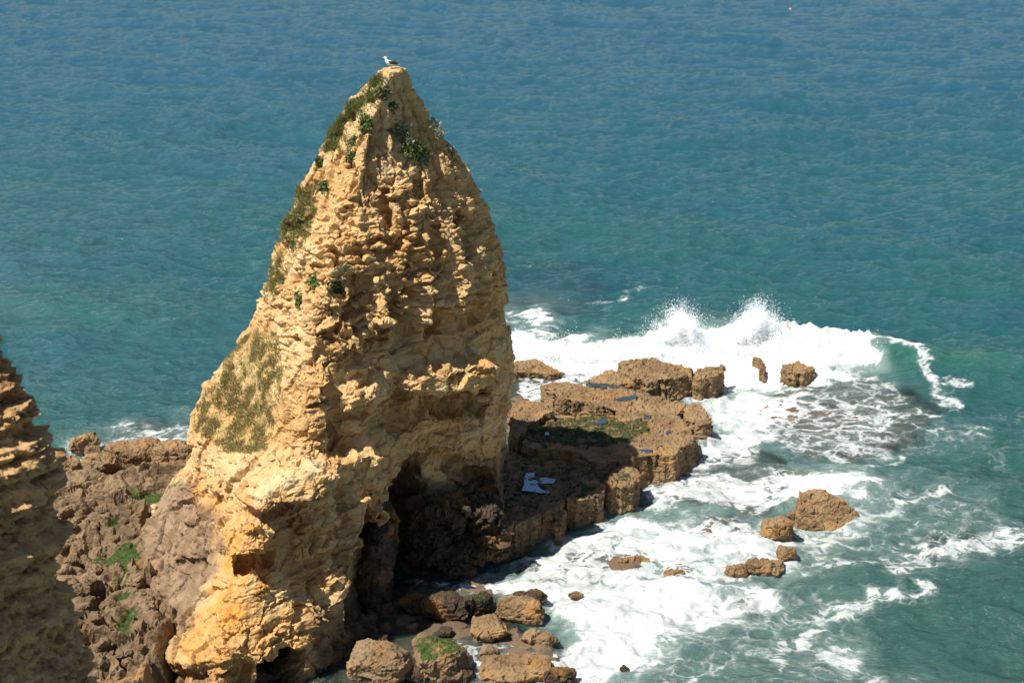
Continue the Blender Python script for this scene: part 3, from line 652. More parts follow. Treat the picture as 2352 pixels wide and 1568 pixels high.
# ------------------------------------------------------------------ grass on the stack
def blades(poly, n, lmin, lmax, cols, seed, wdt=.022, up=.7, extra=None):
    r = np.random.default_rng(seed); m = np.where((sdf(SPX, SPY, poly) < 0) & sFRONT)[0]
    gmask = stack_zone[m, 1]; clump = sst(-.25, .35, fbm(SV[m] * 1.5, 3, seed + 50)) + .05
    pr = (gmask + .05) * clump; pr /= pr.sum()
    i = r.choice(m, n, p=pr); B = SV[i] + r.normal(size=(n, 3)) * .05; Nn = SN[i]
    d = Nn * (1 - up) + np.array([0, 0, up]) + r.normal(size=(n, 3)) * .38; d /= np.linalg.norm(d, axis=1)[:, None]
    L = (lmin + (lmax - lmin) * r.random(n) ** 1.6)[:, None]
    s = np.cross(d, r.normal(size=(n, 3))); s /= np.linalg.norm(s, axis=1)[:, None]; s *= wdt
    B = B - Nn * .04
    V = np.stack([B - s, B + s, B + d * L + np.array([0, 0, -.12]) * L], 1).reshape(-1, 3)
    c = np.array(cols)[r.integers(len(cols), size=n)] * r.uniform(.7, 1.25, (n, 1))
    return V, np.repeat(c, 3, 0)
DRY = [(.46, .34, .15), (.38, .30, .12), (.30, .26, .09), (.50, .39, .20), (.22, .23, .07)]
GRN = [(.13, .19, .05), (.18, .23, .07), (.24, .26, .10), (.32, .30, .13)]
M['grass'] = plain('dry_grass', (.2, .2, .07), .8, .2, 'tint', .3)
gp = [('dry olive grass covering the left slope of the sea stack', blades(ZONE[9][0], 34000, .08, .24, DRY + DRY[:2] + GRN[2:], 5)),
      ('long green grass along the upper left edge of the sea stack', blades([(735, 350), (775, 260), (880, 165), (890, 210), (800, 300), (780, 350)], 9000, .14, .42, GRN + DRY[2:3], 6)),
      ('green and straw grass strip on the left shoulder of the sea stack', blades([(600, 690), (655, 500), (700, 400), (740, 420), (715, 530), (690, 580), (630, 690)], 15000, .12, .36, GRN + DRY, 7))]
for lab, (V, c) in gp:
    me = mesh_np('grass', V, np.arange(len(V)).reshape(-1, 3)); 
    if len(me.vertices) == len(c): attr(me, 'tint', c)
    tag(ob('grass', me, M['grass']), lab, 'grass', kind='stuff')

# leafy cushions near the top: each one a plant
M['leaf'] = plain('cliff_leaf', (.06, .1, .03), .7, .3, 'tint', .25); M['stem'] = plain('plant_stem', (.12, .09, .05))
def surf_pt(px, py):
    d = (SPX - px) ** 2 + (SPY - py) ** 2 + np.where(sFRONT, 0, 1e9)
    k = np.argsort(d)[:60]; k = k[d[k] < d[k[0]] + 30]; i = k[np.argmin(SV[k][:, 1])]
    return SV[i], SN[i]
def plant(px, py, rad, n, cols, seed, label):
    rad *= 1.5; n = int(n * 1.5); r = np.random.default_rng(seed); p, nn = surf_pt(px, py); p = p - nn * .05
    e = empty('cliff_plant', tuple(p))
    c = r.normal(size=(n, 3)); c /= np.linalg.norm(c, axis=1)[:, None]; c *= (r.random((n, 1)) ** .45)
    lob = .85 + .75 * fbm(c * 1.7 + seed, 3, seed); c = c * rad * lob[:, None]
    c = c - nn * ((c * nn).sum(1))[:, None] * .62 + nn * rad * .12; c[:, 2] *= 1.25; c[:, 2] -= .25 * rad * fbm(c * 3 + seed, 2, seed + 3)
    tn = r.normal(size=(n, 3)) + nn; tn /= np.linalg.norm(tn, axis=1)[:, None]
    a = np.cross(tn, r.normal(size=(n, 3))); a /= np.linalg.norm(a, axis=1)[:, None]; b = np.cross(tn, a)
    L = r.uniform(.045, .10, (n, 1)) ; W = L * .5
    V = np.stack([c - a * L, c + b * W, c + a * L, c - b * W], 1).reshape(-1, 3)
    cc = np.array(cols)[r.integers(len(cols), size=n)] * r.uniform(.65, 1.3, (n, 1))
    me = mesh_np('foliage', V, np.arange(4 * n).reshape(-1, 4)); attr(me, 'tint', np.repeat(cc, 4, 0))
    o = bpy.data.objects.new('foliage', me); col.objects.link(o); me.materials.append(M['leaf']); o.parent = e
    bm = bmesh.new()
    for k in range(4):
        v = Vector(nn) * rad * .6 + Vector(r.normal(size=3)) * rad * .3
        q = Vector((0, 0, 1)).rotation_difference(v.normalized()).to_matrix().to_4x4()
        bmesh.ops.create_cone(bm, segments=5, radius1=.012, radius2=.006, depth=v.length, cap_ends=True, matrix=Matrix.Translation(v / 2) @ q)
    o = bpy.data.objects.new('stem', bm_mesh('stem', bm)); col.objects.link(o); o.data.materials.append(M['stem']); o.parent = e
    tag(e, label, 'plant', 'cushion plants on the top of the sea stack')
DG = [(.09, .14, .035), (.12, .17, .045), (.17, .21, .07)]; GG = [(.30, .33, .22), (.40, .42, .31), (.19, .24, .12)]
for k, a in enumerate([
    (838, 282, .28, 420, DG, 'dark green bush in the hollow just below the left grassy edge of the summit'),
    (806, 318, .24, 300, DG + GG[2:], 'narrow green plant below left of the dark bush near the summit'),
    (808, 356, .20, 220, DG + GG[2:], 'small dark plant above a stony ledge left of centre on the upper face'),
    (918, 300, .36, 620, GG, 'silvery grey spreading plant in the middle of the upper face'),
    (940, 318, .34, 520, GG, 'silvery plant trailing below the spreading grey plant on the upper face'),
    (950, 345, .36, 640, DG, 'bright green bush under the silvery plants in the middle of the upper face'),
    (978, 362, .30, 380, GG + DG, 'grey green plant right of the bright green bush on the upper face'),
    (885, 215, .26, 320, DG + GG, 'low green tuft right under the gull at the summit'),
    (905, 240, .20, 200, DG, 'small green tuft below the summit towards the right edge'),
    (1010, 300, .30, 420, GG, 'silvery plant on the right skyline of the upper face'),
    (1040, 345, .24, 260, GG + DG, 'lower silvery plant on the right skyline of the upper face'),
    (735, 372, .20, 200, DG, 'round green tuft on the left skyline above the straw grass strip'),
    (740, 428, .24, 260, DG + GG[2:], 'green tuft at the head of the straw grass strip'),
    (720, 640, .30, 380, DG + [(.12, .18, .03)], 'trailing green plant on the ledge below the sandy hollow'),
    (680, 690, .26, 300, DG + [(.14, .2, .04)], 'yellow green plant lower on the stepped ledges of the left shoulder'),
    (775, 655, .24, 220, [(.02, .035, .012), (.03, .05, .015)], 'dark lichen like plant at the shaded notch below the sandy hollow')]):
    plant(*a[:5], 200 + k, a[5])
print('plants', time.time() - T0)

# ------------------------------------------------------------------ near cliff on the left
SIL_C = np.array([(-190, 600), (-60, 720), (0, 812), (30, 860), (60, 910), (80, 955), (100, 1000), (108, 1050), (120, 1085), (130, 1150), (135, 1220), (150, 1330), (165, 1420), (188, 1480), (205, 1568), (240, 1750), (300, 2100)], float)
def build_cliff():
    C = []
    for z in (7., 9., 11., 13., 15., 17., 18.5, 20., 21.5, 23., 24.):
        y = 29.5 + .25 * (z - 15) * .4; S = np.array([sil_x(SIL_C, y, z), y]); k = 1 if z < 22 else .9
        C.append([[*q, z] for q in (S, S + np.array([-1.6, -2.2]) * k, S + np.array([-3.8, -5.]) * k, S + np.array([-7, -7.5]) * k, S + np.array([-11, -7.]) * k, S + np.array([-11, 1.]), S + np.array([-6, 2.]), S + np.array([-2.2, 2.]))])
    C = np.array(C); nr = 160; C1 = catmull(C, nr, False, np.linspace(0, len(C) - 1.0001, nr))
    ts = np.concatenate([k + np.arange(n) / n for k, n in enumerate([60, 70, 50, 20, 20, 20, 30, 30])]); nc = len(ts)
    P = catmull(C1.transpose(1, 0, 2), nc, True, ts).transpose(1, 0, 2).reshape(-1, 3)
    V = np.concatenate([P, [P[-nc:].mean(0), P[:nc].mean(0)]]); it = len(P); j = np.arange(nc); jn = (j + 1) % nc; b = (nr - 1) * nc
    fc = grid_faces(nr, nc, True)
    fc = np.concatenate([fc[:, [0, 1, 2]], fc[:, [0, 2, 3]], np.stack([b + j, b + jn, np.full(nc, it)], -1), np.stack([jn, j, np.full(nc, it + 1)], -1)])
    me = remesh(mesh_np('cliff', V, fc), .066)
    rough_rock(me, .95, .62, .42, .24, 300); 
    zn = np.zeros((len(me.vertices), 4)); attr(me, 'zone', zn); return me
tag(ob('cliff', build_cliff(), M['cliff']), 'shaded brown limestone cliff edge nearest the viewer', kind='structure')

# ------------------------------------------------------------------ foreshore between cliff and stack
ALGAE = [zc(120, 1250, 3.76, P) for P in ([(330, 410), (400, 380), (560, 360), (640, 300), (880, 260), (850, 360), (760, 440), (700, 600), (640, 690), (570, 690), (640, 600), (640, 480), (400, 460)], [(640, 1100), (760, 950), (830, 930), (810, 1050), (770, 1150), (840, 1270), (700, 1330), (620, 1280)], [(600, 740), (720, 720), (740, 800), (640, 830)])] + [zc(100, 1000, 5.11, P) for P in ([(1060, 920), (1300, 900), (1700, 880), (1780, 780), (1780, 860), (1600, 990), (1350, 1000), (1100, 960)], [(420, 780), (560, 740), (650, 780), (500, 800)], [(780, 1380), (1100, 1330), (1150, 1400), (850, 1450)])]
ALG_W = [at_z(np.array([p[0] for p in P]), np.array([p[1] for p in P]), 1.5)[:, :2] for P in ALGAE]
def shore_base(x, y):
    b = np.interp(y, [40, 48, 55, 63, 69, 72.2, 74, 80], [3.2, 2.4, 1.8, 1.4, .85, .1, -.7, -2.])
    return b + .25 * sst(-17, -13, x)
def build_shore():
    xs = np.arange(-36, -8, .11); ys = np.arange(41, 78, .11); X, Y = np.meshgrid(xs, ys); x = X.ravel(); y = Y.ravel()
    P = np.stack([x, y, 0 * x], -1); b = shore_base(x, y)
    alg = np.zeros(len(x))
    for poly in ALG_W: alg = np.maximum(alg, 1 - sst(-.25, .35, sdf(x + fbm(P, 3, 8) * .4, y + fbm(P, 3, 9) * .4, poly)))
    wp = np.stack([gn(P * .5, 1), gn(P * .5, 2), 0 * x], -1) * .5
    rot = np.stack([x * .8 + y * .6, -x * .6 + y * .8, 0 * x], -1)
    f1, f2, r, fa = vor(rot / np.array([2.6, 1.5, 1]) + wp, 3); g1, g2, r2, fb_ = vor(P / .6 + wp, 4)
    big = (r - .5) * .65 - (1 - sst(0, .11, f2 - f1)) * .5 + fa * .55
    h = big * (1 - .8 * alg) + ((r2 - .5) * .26 + fb_ * .28 - (1 - sst(0, .14, g2 - g1)) * .10) * (1 - .85 * alg) * np.clip(.7 + gn(P * .4, 5), .2, 1.4) * np.interp(y, [50, 60, 66], [1.5, 1.2, .6])
    h += fbm(P * 1.4, 4, 6) * .22 * (1 - .6 * alg) + fbm(P * 5, 3, 7) * .05
    z = b + h - alg * .25 - 3.2 * sst(-14.2, -13.0, x + (y - 47) * .02) * sst(58, 53, y)
    zone = np.zeros((len(x), 4)); zone[:, 1] = np.maximum(alg * 1.0, .22 * sst(.1, .5, gn(P * .3, 12))); zone[:, 0] = .35 * sst(.1, .5, gn(P * .35, 14)) * sst(66, 60, y)
    me = mesh_np('foreshore', np.stack([x, y, z], -1), grid_faces(len(ys), len(xs)), False); attr(me, 'zone', zone); return me, x, y, z
sh_me, shx, shy, shz = build_shore()
tag(ob('foreshore', sh_me, M['shore']), 'brown rocky foreshore with green weed between the cliff and the sea stack', kind='structure')
print('shore', time.time() - T0)

# ------------------------------------------------------------------ wave cut shelf: slabs and blocks
def slab(name, poly, ztop, label, cat='rock slab', mat='shelf', zbot=-1.3, tilt=(0, 0), voxel=.085, cell=.42, seed=0, green=0., gpoly=None, grp=None, taper=.12, dome=.0, amp=.6, flute=None):
    pts = at_z(np.array([p[0] for p in poly]), np.array([p[1] for p in poly]), ztop)
    c = pts.mean(0); bm = bmesh.new()
    def dz(p): return (p[0] - c[0]) * tilt[0] + (p[1] - c[1]) * tilt[1]
    top = [bm.verts.new((p[0], p[1], ztop + dz(p))) for p in pts]
    bot = [bm.verts.new((c[0] + (p[0] - c[0]) * (1 + taper * .5), c[1] + (p[1] - c[1]) * (1 + taper * .5), zbot)) for p in pts]
    n = len(pts); f = [bm.faces.new(top), bm.faces.new(bot[::-1])]
    for i in range(n): bm.faces.new((top[i], bot[i], bot[(i + 1) % n], top[(i + 1) % n]))
    bmesh.ops.triangulate(bm, faces=bm.faces[:]); bmesh.ops.recalc_face_normals(bm, faces=bm.faces[:])
    me = remesh(bm_mesh(name, bm), voxel)
    P = get_v(me); N = get_n(me); side = sst(.75, .35, np.abs(N[:, 2]))
    fl = fbm(P * np.array([1.5, 1.5, .12]), 3, 410 + seed) * .30 - (1 - sst(0, .07, np.abs(gn(P * np.array([.8, .8, .08]), 430 + seed)))) * .22
    tp = layers(P[:, 2] * 0 + fbm(P * .35, 3, 420 + seed) * 2.2 + 6, .5) * .06 - (1 - sst(0, .05, np.abs(gn(P * .55, 440 + seed)))) * .10
    fl = fl * (flute if flute is not None else (.3 if mat == 'dark' else 1.))
    set_v(me, P + N * (side * fl + (1 - side) * tp)[:, None])
    me = rough_rock(me, amp, cell, .6, .0, 400 + seed * 7)
    P = get_v(me); zone = np.zeros((len(P), 4)); N = get_n(me)
    if gpoly is not None:
        px, py = proj(P); zone[:, 1] = np.where(N[:, 2] > .2, 1, .3) * (1 - sst(-14, 14, sdf(px + fbm(P, 3, 5) * 30, py + fbm(P, 3, 6) * 20, gpoly))) * .8
    zone[:, 1] = np.maximum(zone[:, 1], green * sst(.2, .7, N[:, 2])); zone[:, 0] = .25 * sst(.0, .5, gn(P * .6, 3))
    attr(me, 'zone', zone)
    o = ob(name, me, M[mat]); tag(o, label, cat, grp); return o
Z5 = lambda p: zc(1200, 900, 3.92, p)
Z3 = lambda p: zc(1240, 700, 3.794, p)
Z4 = lambda p: zc(850, 1050, 3.92, p)
GS = 'slabs and blocks of the wave cut shelf'
slab('rock_slab', Z5([(480, 140), (600, 110), (760, 120), (900, 150), (1250, 160), (1400, 205), (1540, 240), (1720, 290), (1865, 335), (1785, 435), (1835, 490), (1930, 640), (1925, 700), (1800, 770), (1780, 820), (1480, 840), (1290, 880), (1170, 900), (930, 890), (740, 790), (340, 750), (260, 690), (330, 580), (540, 440), (850, 445), (1225, 440), (1200, 400), (900, 300), (650, 260)]), 1.55,
     'large flat brown rock shelf partly in the shadow of the sea stack', seed=1, gpoly=Z5([(280, 640), (560, 440), (900, 450), (1230, 440), (1450, 500), (1560, 640), (1300, 730), (900, 740), (500, 740)]), grp=GS, voxel=.08, tilt=(0, -.012), amp=.5)
slab('rock_slab', Z5([(900, 105), (1010, 60), (1120, 20), (1235, 30), (1330, 120), (1380, 150), (1250, 145), (950, 140)]), 1.55, 'thin wedge of brown shelf rock just left of the far wet slab', seed=2, grp=GS)
slab('rock_block', Z5([(1885, 335), (1930, 310), (1990, 340), (2050, 400), (2100, 440), (2080, 500), (1990, 520), (1860, 500), (1840, 460)]), 1.5, 'brown block split from the right end of the flat shelf by a dark crack', 'rock', seed=3, grp=GS, tilt=(-.05, 0))
slab('rock_slab', Z5([(150, 800), (280, 765), (740, 800), (930, 900), (1000, 1000), (1085, 1010), (1080, 1060), (920, 1050), (800, 1110), (690, 1235), (440, 1290), (160, 1310), (60, 1200), (60, 900)]), 1.05, 'shaded weed covered lower shelf at the right foot of the sea stack', seed=4, green=.6, grp=GS, mat='shelf')
slab('rock_block', Z5([(1100, 1090), (1110, 1010), (1190, 935), (1300, 910), (1390, 955), (1430, 1010), (1390, 1070), (1250, 1130)]), 1.5, 'brown block with a weedy top standing right of the mossy block in the surf', 'rock', seed=5, gpoly=Z5([(1110, 1030), (1200, 950), (1330, 940), (1400, 990), (1310, 1060), (1220, 1100)]), grp=GS)
slab('rock_block', Z5([(705, 1240), (770, 1180), (830, 1110), (920, 1060), (1005, 1045), (1060, 1090), (1095, 1150), (1050, 1190), (950, 1240), (840, 1270)]), 1.45, 'brown block with bright green moss on its top edge beside the surf', 'rock', seed=6, gpoly=Z5([(800, 1190), (900, 1070), (1010, 1050), (1040, 1100), (960, 1210), (900, 1250)]), grp=GS)
slab('rock_block', Z5([(580, 1440), (640, 1430), (690, 1450), (680, 1500), (600, 1510)]), .75, 'small sunlit brown block tucked left of the mossy block', 'rock', seed=7, grp=GS, voxel=.06, cell=.4)
slab('rock_block', Z5([(435, 1300), (690, 1245), (700, 1300), (690, 1370), (560, 1400), (450, 1400)]), 1.15, 'shaded brown block between the mossy block and the dark weedy block', 'rock', seed=8, grp=GS, green=.3)
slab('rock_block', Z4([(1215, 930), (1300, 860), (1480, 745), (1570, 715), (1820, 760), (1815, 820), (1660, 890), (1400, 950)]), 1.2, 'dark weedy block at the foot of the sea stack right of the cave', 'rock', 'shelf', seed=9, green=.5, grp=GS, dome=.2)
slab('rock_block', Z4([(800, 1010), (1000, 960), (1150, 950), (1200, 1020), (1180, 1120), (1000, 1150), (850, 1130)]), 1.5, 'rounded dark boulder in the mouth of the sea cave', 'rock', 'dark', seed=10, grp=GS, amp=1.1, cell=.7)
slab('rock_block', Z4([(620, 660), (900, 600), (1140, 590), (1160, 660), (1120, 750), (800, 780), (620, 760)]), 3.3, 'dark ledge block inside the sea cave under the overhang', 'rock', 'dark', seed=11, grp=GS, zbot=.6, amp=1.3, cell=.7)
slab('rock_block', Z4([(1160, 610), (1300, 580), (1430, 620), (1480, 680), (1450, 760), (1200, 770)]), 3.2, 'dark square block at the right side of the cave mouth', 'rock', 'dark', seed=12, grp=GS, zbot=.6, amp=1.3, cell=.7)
slab('rock_block', Z5([(185, 330), (370, 310), (510, 335), (565, 400), (480, 470), (310, 560), (250, 640), (190, 640)]), 2.0, 'tawny boulder half lit at the right edge of the sea stack', 'rock', seed=13, grp=GS, tilt=(.03, .03))
slab('rock_slab', Z3([(1045, 705), (1140, 665), (1330, 655), (1540, 715), (1700, 735), (1690, 790), (1640, 815), (1480, 850), (1300, 860), (1160, 840), (1070, 790)]), 1.25, 'wet flat slab nearest the breaking wave with a steep fluted front', seed=14, grp=GS, tilt=(0, .01))
slab('rock_block', Z3([(1725, 800), (1830, 745), (1980, 720), (1985, 780), (1960, 815), (1850, 845), (1740, 840)]), 1.05, 'cube shaped block right of the wet slab below the breaking wave', 'rock', seed=15, grp=GS, voxel=.07, cell=.5)
slab('rock_slab', Z3([(20, 700), (150, 675), (260, 670), (340, 700), (390, 745), (510, 795), (400, 815), (200, 790), (20, 790)]), .45, 'low washed slab at the back of the shelf against the sea stack', seed=16, grp=GS)
slab('rock_block', zc(1200, 680, 1.96, [(1395, 410), (1430, 402), (1500, 410), (1540, 430), (1530, 448), (1450, 452), (1395, 440)]), .6, 'isolated brown block standing in the foam right of the spray', 'rock', seed=17, grp=GS, voxel=.06, cell=.45)
slab('rock_block', zc(1200, 680, 1.96, [(1274, 388), (1284, 386), (1312, 420), (1308, 434), (1284, 430)]), .4, 'thin brown spike of rock leaning out of the white water under the spray', 'rock', seed=18, grp=GS, voxel=.045, cell=.3, tilt=(-.35, .1))
print('shelf', time.time() - T0)

# tide pools
def pool_mat():
    t = NT('pool_water'); p = t.pos()
    b = t.n('Bump', {'Strength': .15, 'Distance': .03, 'Height': t.noise(p, 6, 3)})
    return t.surf(t.n('MixShader', {0: .5, 1: t.n('BsdfDiffuse', {'Color': (.03, .045, .05, 1)}), 2: t.n('BsdfGlossy', {'Color': (.66, .82, 1, 1), 'Roughness': .05, 'Normal': b})}))
M['pool'] = pool_mat()
def pool(poly, z, seed):
    pts = at_z(np.array([p[0] for p in poly]), np.array([p[1] for p in poly]), z); bm = bmesh.new()
    r = np.random.default_rng(seed); out = []
    n = len(pts)
    for i in range(n):
        for f in (0, .33, .66):
            q = pts[i] * (1 - f) + pts[(i + 1) % n] * f; out.append(q + np.array([*r.normal(size=2) * .05, 0]))
    vs_ = [bm.verts.new(q) for q in out]; lo = [bm.verts.new(q - np.array([0, 0, .3])) for q in out]; n = len(out)
    bm.faces.new(vs_); bm.faces.new(lo[::-1])
    for i in range(n): bm.faces.new((vs_[i], lo[i], lo[(i + 1) % n], vs_[(i + 1) % n]))
    bmesh.ops.recalc_face_normals(bm, faces=bm.faces[:])
    tag(ob('tide_pool', bm_mesh('tide_pool', bm), M['pool']), 'still tide pool reflecting the sky', kind='structure')
for k, (pl, z) in enumerate([(Z5([(330, 1000), (400, 995), (440, 1060), (490, 1040), (620, 1055), (600, 1095), (460, 1100), (450, 1140), (550, 1190), (300, 1165)]), 1.13), (Z5([(990, 510), (1060, 480), (1110, 490), (1100, 515), (1000, 530)]), 1.66), (Z5([(1170, 280), (1280, 265), (1390, 245), (1380, 280), (1250, 290)]), 1.63),
     (Z5([(1650, 600), (1720, 580), (1715, 610), (1670, 635)]), 1.60), (Z5([(910, 140), (1100, 150), (1250, 165), (1150, 165), (930, 155)]), 1.64), (Z5([(1380, 770), (1540, 770), (1530, 790), (1400, 785)]), 1.58), (Z5([(1460, 445), (1530, 445), (1510, 465), (1470, 465)]), 1.63), (Z5([(530, 600), (555, 600), (545, 635), (525, 630)]), 1.62)]):
    pool(pl, z, k)

# ------------------------------------------------------------------ single boulders
def boulder(px, py, w_, d_, h_, zb, label, mat='shelf', yaw=0., seed=0, box=.7, green=0., gtop=.3, pts=None, grp=None, name='boulder', cell=None, vox=None, amp=.55):
    """centre of the base at pixel (px,py) on height zb; w/d/h in metres"""
    c = at_z(px, py, zb); r = np.random.default_rng(900 + seed); bm = bmesh.new()
    if pts is None:
        for _ in range(26):
            v = r.normal(size=3); v /= np.linalg.norm(v); v = v / np.max(np.abs(v)) ** box * r.uniform(.85, 1.05)
            bm.verts.new((v[0] * w_ / 2, v[1] * d_ / 2, h_ * .42 + v[2] * h_ * .58))
    else:
        for q in pts: bm.verts.new(q)
    g = bmesh.ops.convex_hull(bm, input=bm.verts)
    bmesh.ops.delete(bm, geom=list({e for e in g['geom_interior'] + g['geom_unused'] if isinstance(e, bmesh.types.BMVert)}), context='VERTS')
    bmesh.ops.rotate(bm, verts=bm.verts, cent=(0, 0, 0), matrix=Matrix.Rotation(yaw, 3, 'Z'))
    bmesh.ops.translate(bm, verts=bm.verts, vec=tuple(c))
    s = max(w_, d_, h_); me = remesh(bm_mesh(name, bm), vox or max(.04, s / 34))
    rough_rock(me, amp, cell or min(.5, s * .30), .8, 0, 700 + seed * 5)
    P = get_v(me); N = get_n(me); zone = np.zeros((len(P), 4))
    if green: zone[:, 1] = green * sst(gtop, gtop + .4, N[:, 2]) * sst(.2, .6, (P[:, 2] - zb) / h_)
    zone[:, 0] = .3 * sst(.0, .5, gn(P * .9, 3)); attr(me, 'zone', zone)
    # origin at the base
    set_v(me, get_v(me) - c.astype(np.float32)); o = ob(name, me, M[mat]); o.location = tuple(c)
    return tag(o, label, 'boulder', grp)
GB = 'boulders awash right of the sea stack'; GN = 'boulders at the foot of the sea stack'
boulder(1900, 1195, 4.0, 2.2, 1.5, -.2, 'largest brown wedge shaped boulder in the surf on the right', seed=1, grp=GB, pts=[(-1.75, -.7, -.5), (1.9, -.8, -.5), (1.9, .6, -.5), (-1.6, 1.0, -.5), (-1.55, -.5, .9), (-1.45, .5, 1.45), (-.2, .6, 1.5), (.35, .1, 1.35), (1.2, -.1, .75), (1.75, -.3, .25), (-1.7, -.7, .1), (.1, -1.1, -.1)], cell=.4, vox=.055)
boulder(1818, 1190, .6, .5, .45, -.15, 'small lump of brown rock at the left foot of the largest wedge boulder', seed=2, grp=GB)
boulder(1783, 1238, 1.9, 1.5, 1.15, -.25, 'rounded brown boulder below left of the largest wedge boulder', seed=3, grp=GB, box=.4, cell=.4)
boulder(1808, 1284, 1.0, .9, .75, -.15, 'olive brown small boulder between the rounded boulder and the flat hollowed one', seed=4, grp=GB, green=.4)
boulder(1757, 1312, 1.9, 1.3, .72, -.25, 'flat reddish boulder with a hollow in its top', seed=5, grp=GB, box=.9)
boulder(1690, 1322, 1.1, .9, .55, -.2, 'low reddish rock left of the hollowed boulder', seed=6, grp=GB)
boulder(1455, 1300, 2.0, 1.0, .55, -.3, 'wave washed ledge rock in the white water in front of the mossy block', seed=7, grp=GB)
boulder(1550, 1325, 1.1, .8, .35, -.2, 'almost submerged round rock in the middle of the white water', seed=8, grp=GB)
boulder(1434, 1545, .5, .45, .4, -.1, 'small lone dark rock at the bottom of the picture in the foam', 'dark', seed=9, grp=GB)
boulder(1322, 1372, .75, .4, .35, -.12, 'small brown rock in the foam right of the long flat boulder', seed=10, grp=GB)
boulder(1198, 1418, 2.5, 1.2, .9, -.1, 'long flat brown boulder pointing into the white water', seed=11, grp=GN, box=.6, yaw=-.15)
boulder(1215, 1380, 1.6, .7, .55, .0, 'thin dark slab of rock behind the long flat boulder', 'dark', seed=12, grp=GN, yaw=.1, box=1.)
boulder(1130, 1460, 1.9, 1.6, .8, -.1, 'brown boulder left of and below the long flat boulder', seed=13, grp=GN)
boulder(1238, 1475, 1.7, 1.0, .5, -.2, 'foam splashed reddish brown rock right of the brown boulder', seed=14, grp=GN)
boulder(1018, 1548, 2.5, 2.2, 1.7, -.2, 'large boulder with a green mossy top standing in the foreground', 'shore', seed=15, grp=GN, green=.8, gtop=.45, yaw=.3, cell=.5)
boulder(872, 1560, 2.9, 1.9, 1.7, -.2, 'big shaded tan boulder with a dark green base against the sea stack', 'shore', seed=16, grp=GN, box=.6)
boulder(1185, 1560, 3.0, 1.7, .8, -.2, 'flat brown rock ledge at the bottom edge of the picture', seed=17, grp=GN, box=1.)
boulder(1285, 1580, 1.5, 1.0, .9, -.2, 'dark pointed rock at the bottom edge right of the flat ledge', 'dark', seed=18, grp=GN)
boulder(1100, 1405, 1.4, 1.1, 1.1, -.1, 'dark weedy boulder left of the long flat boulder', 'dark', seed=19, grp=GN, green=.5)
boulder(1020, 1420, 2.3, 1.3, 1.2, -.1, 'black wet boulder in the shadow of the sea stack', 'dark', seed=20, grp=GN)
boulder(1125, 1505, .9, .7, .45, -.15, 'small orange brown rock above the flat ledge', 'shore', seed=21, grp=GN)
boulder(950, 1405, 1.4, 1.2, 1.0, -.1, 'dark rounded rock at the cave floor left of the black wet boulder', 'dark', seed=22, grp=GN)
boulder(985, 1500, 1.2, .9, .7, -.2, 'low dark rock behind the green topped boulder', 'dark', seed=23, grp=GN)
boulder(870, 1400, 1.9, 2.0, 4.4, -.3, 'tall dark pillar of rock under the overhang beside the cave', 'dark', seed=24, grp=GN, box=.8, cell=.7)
boulder(880, 1310, 1.7, 1.6, 4.2, .3, 'dark leaning block wedged in the cave mouth', 'dark', seed=25, grp=GN, box=.7, cell=.7)
rk = np.random.default_rng(5); spots = []
while len(spots) < 15:
    px, py = rk.uniform(620, 1120), rk.uniform(1400, 1590)
    if sdf(np.array([px]), np.array([py]), [(690, 1590), (830, 1440), (960, 1370), (1090, 1440), (1120, 1590)])[0] > 0 or any(abs(px - q[0]) < 45 and abs(py - q[1]) < 22 for q in spots): continue
    spots.append((px, py))
for i, (px, py) in enumerate(sorted(spots)):
    sz = rk.uniform(.45, 1.1)
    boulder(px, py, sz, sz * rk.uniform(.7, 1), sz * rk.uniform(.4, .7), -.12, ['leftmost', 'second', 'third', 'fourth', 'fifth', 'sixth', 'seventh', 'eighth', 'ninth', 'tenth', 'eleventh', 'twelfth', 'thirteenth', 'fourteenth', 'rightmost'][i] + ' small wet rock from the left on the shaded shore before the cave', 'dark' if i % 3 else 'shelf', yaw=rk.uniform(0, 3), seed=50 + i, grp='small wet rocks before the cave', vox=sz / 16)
boulder(195, 1032, 1.9, .8, .8, -.3, 'long brown rock awash in the foam off the gully', seed=30, grp='rocks at the mouth of the gully', yaw=.5)
boulder(160, 1085, 1.9, 1.3, .9, -.2, 'brown rock at the water edge next to the near cliff', seed=31, grp='rocks at the mouth of the gully')
boulder(215, 1050, 1.1, .8, .7, -.2, 'small brown rock behind the long awash rock in the gully mouth', seed=32, grp='rocks at the mouth of the gully')
boulder(310, 1062, 3.3, 2.0, 1.3, .1, 'broad brown rock hump at the water edge of the gully', seed=33, grp='rocks at the mouth of the gully', yaw=.2)
boulder(245, 1090, 2.6, 1.6, 1.3, .1, 'brown rock hump left of the broad one beside the small foam inlet', seed=34, grp='rocks at the mouth of the gully')
boulder(400, 1065, 2.4, 1.8, 1.3, .1, 'brown rock where the gully shore meets the sea stack', seed=35, grp='rocks at the mouth of the gully')
def shore_z(x, y):
    i = np.argmin((shx - x) ** 2 + (shy - y) ** 2); return float(shz[i])
rr = np.random.default_rng(77); placed = []
gpoly = [(150, 1130), (420, 1110), (330, 1250), (300, 1420), (330, 1568), (200, 1568), (150, 1300)]
k = 0
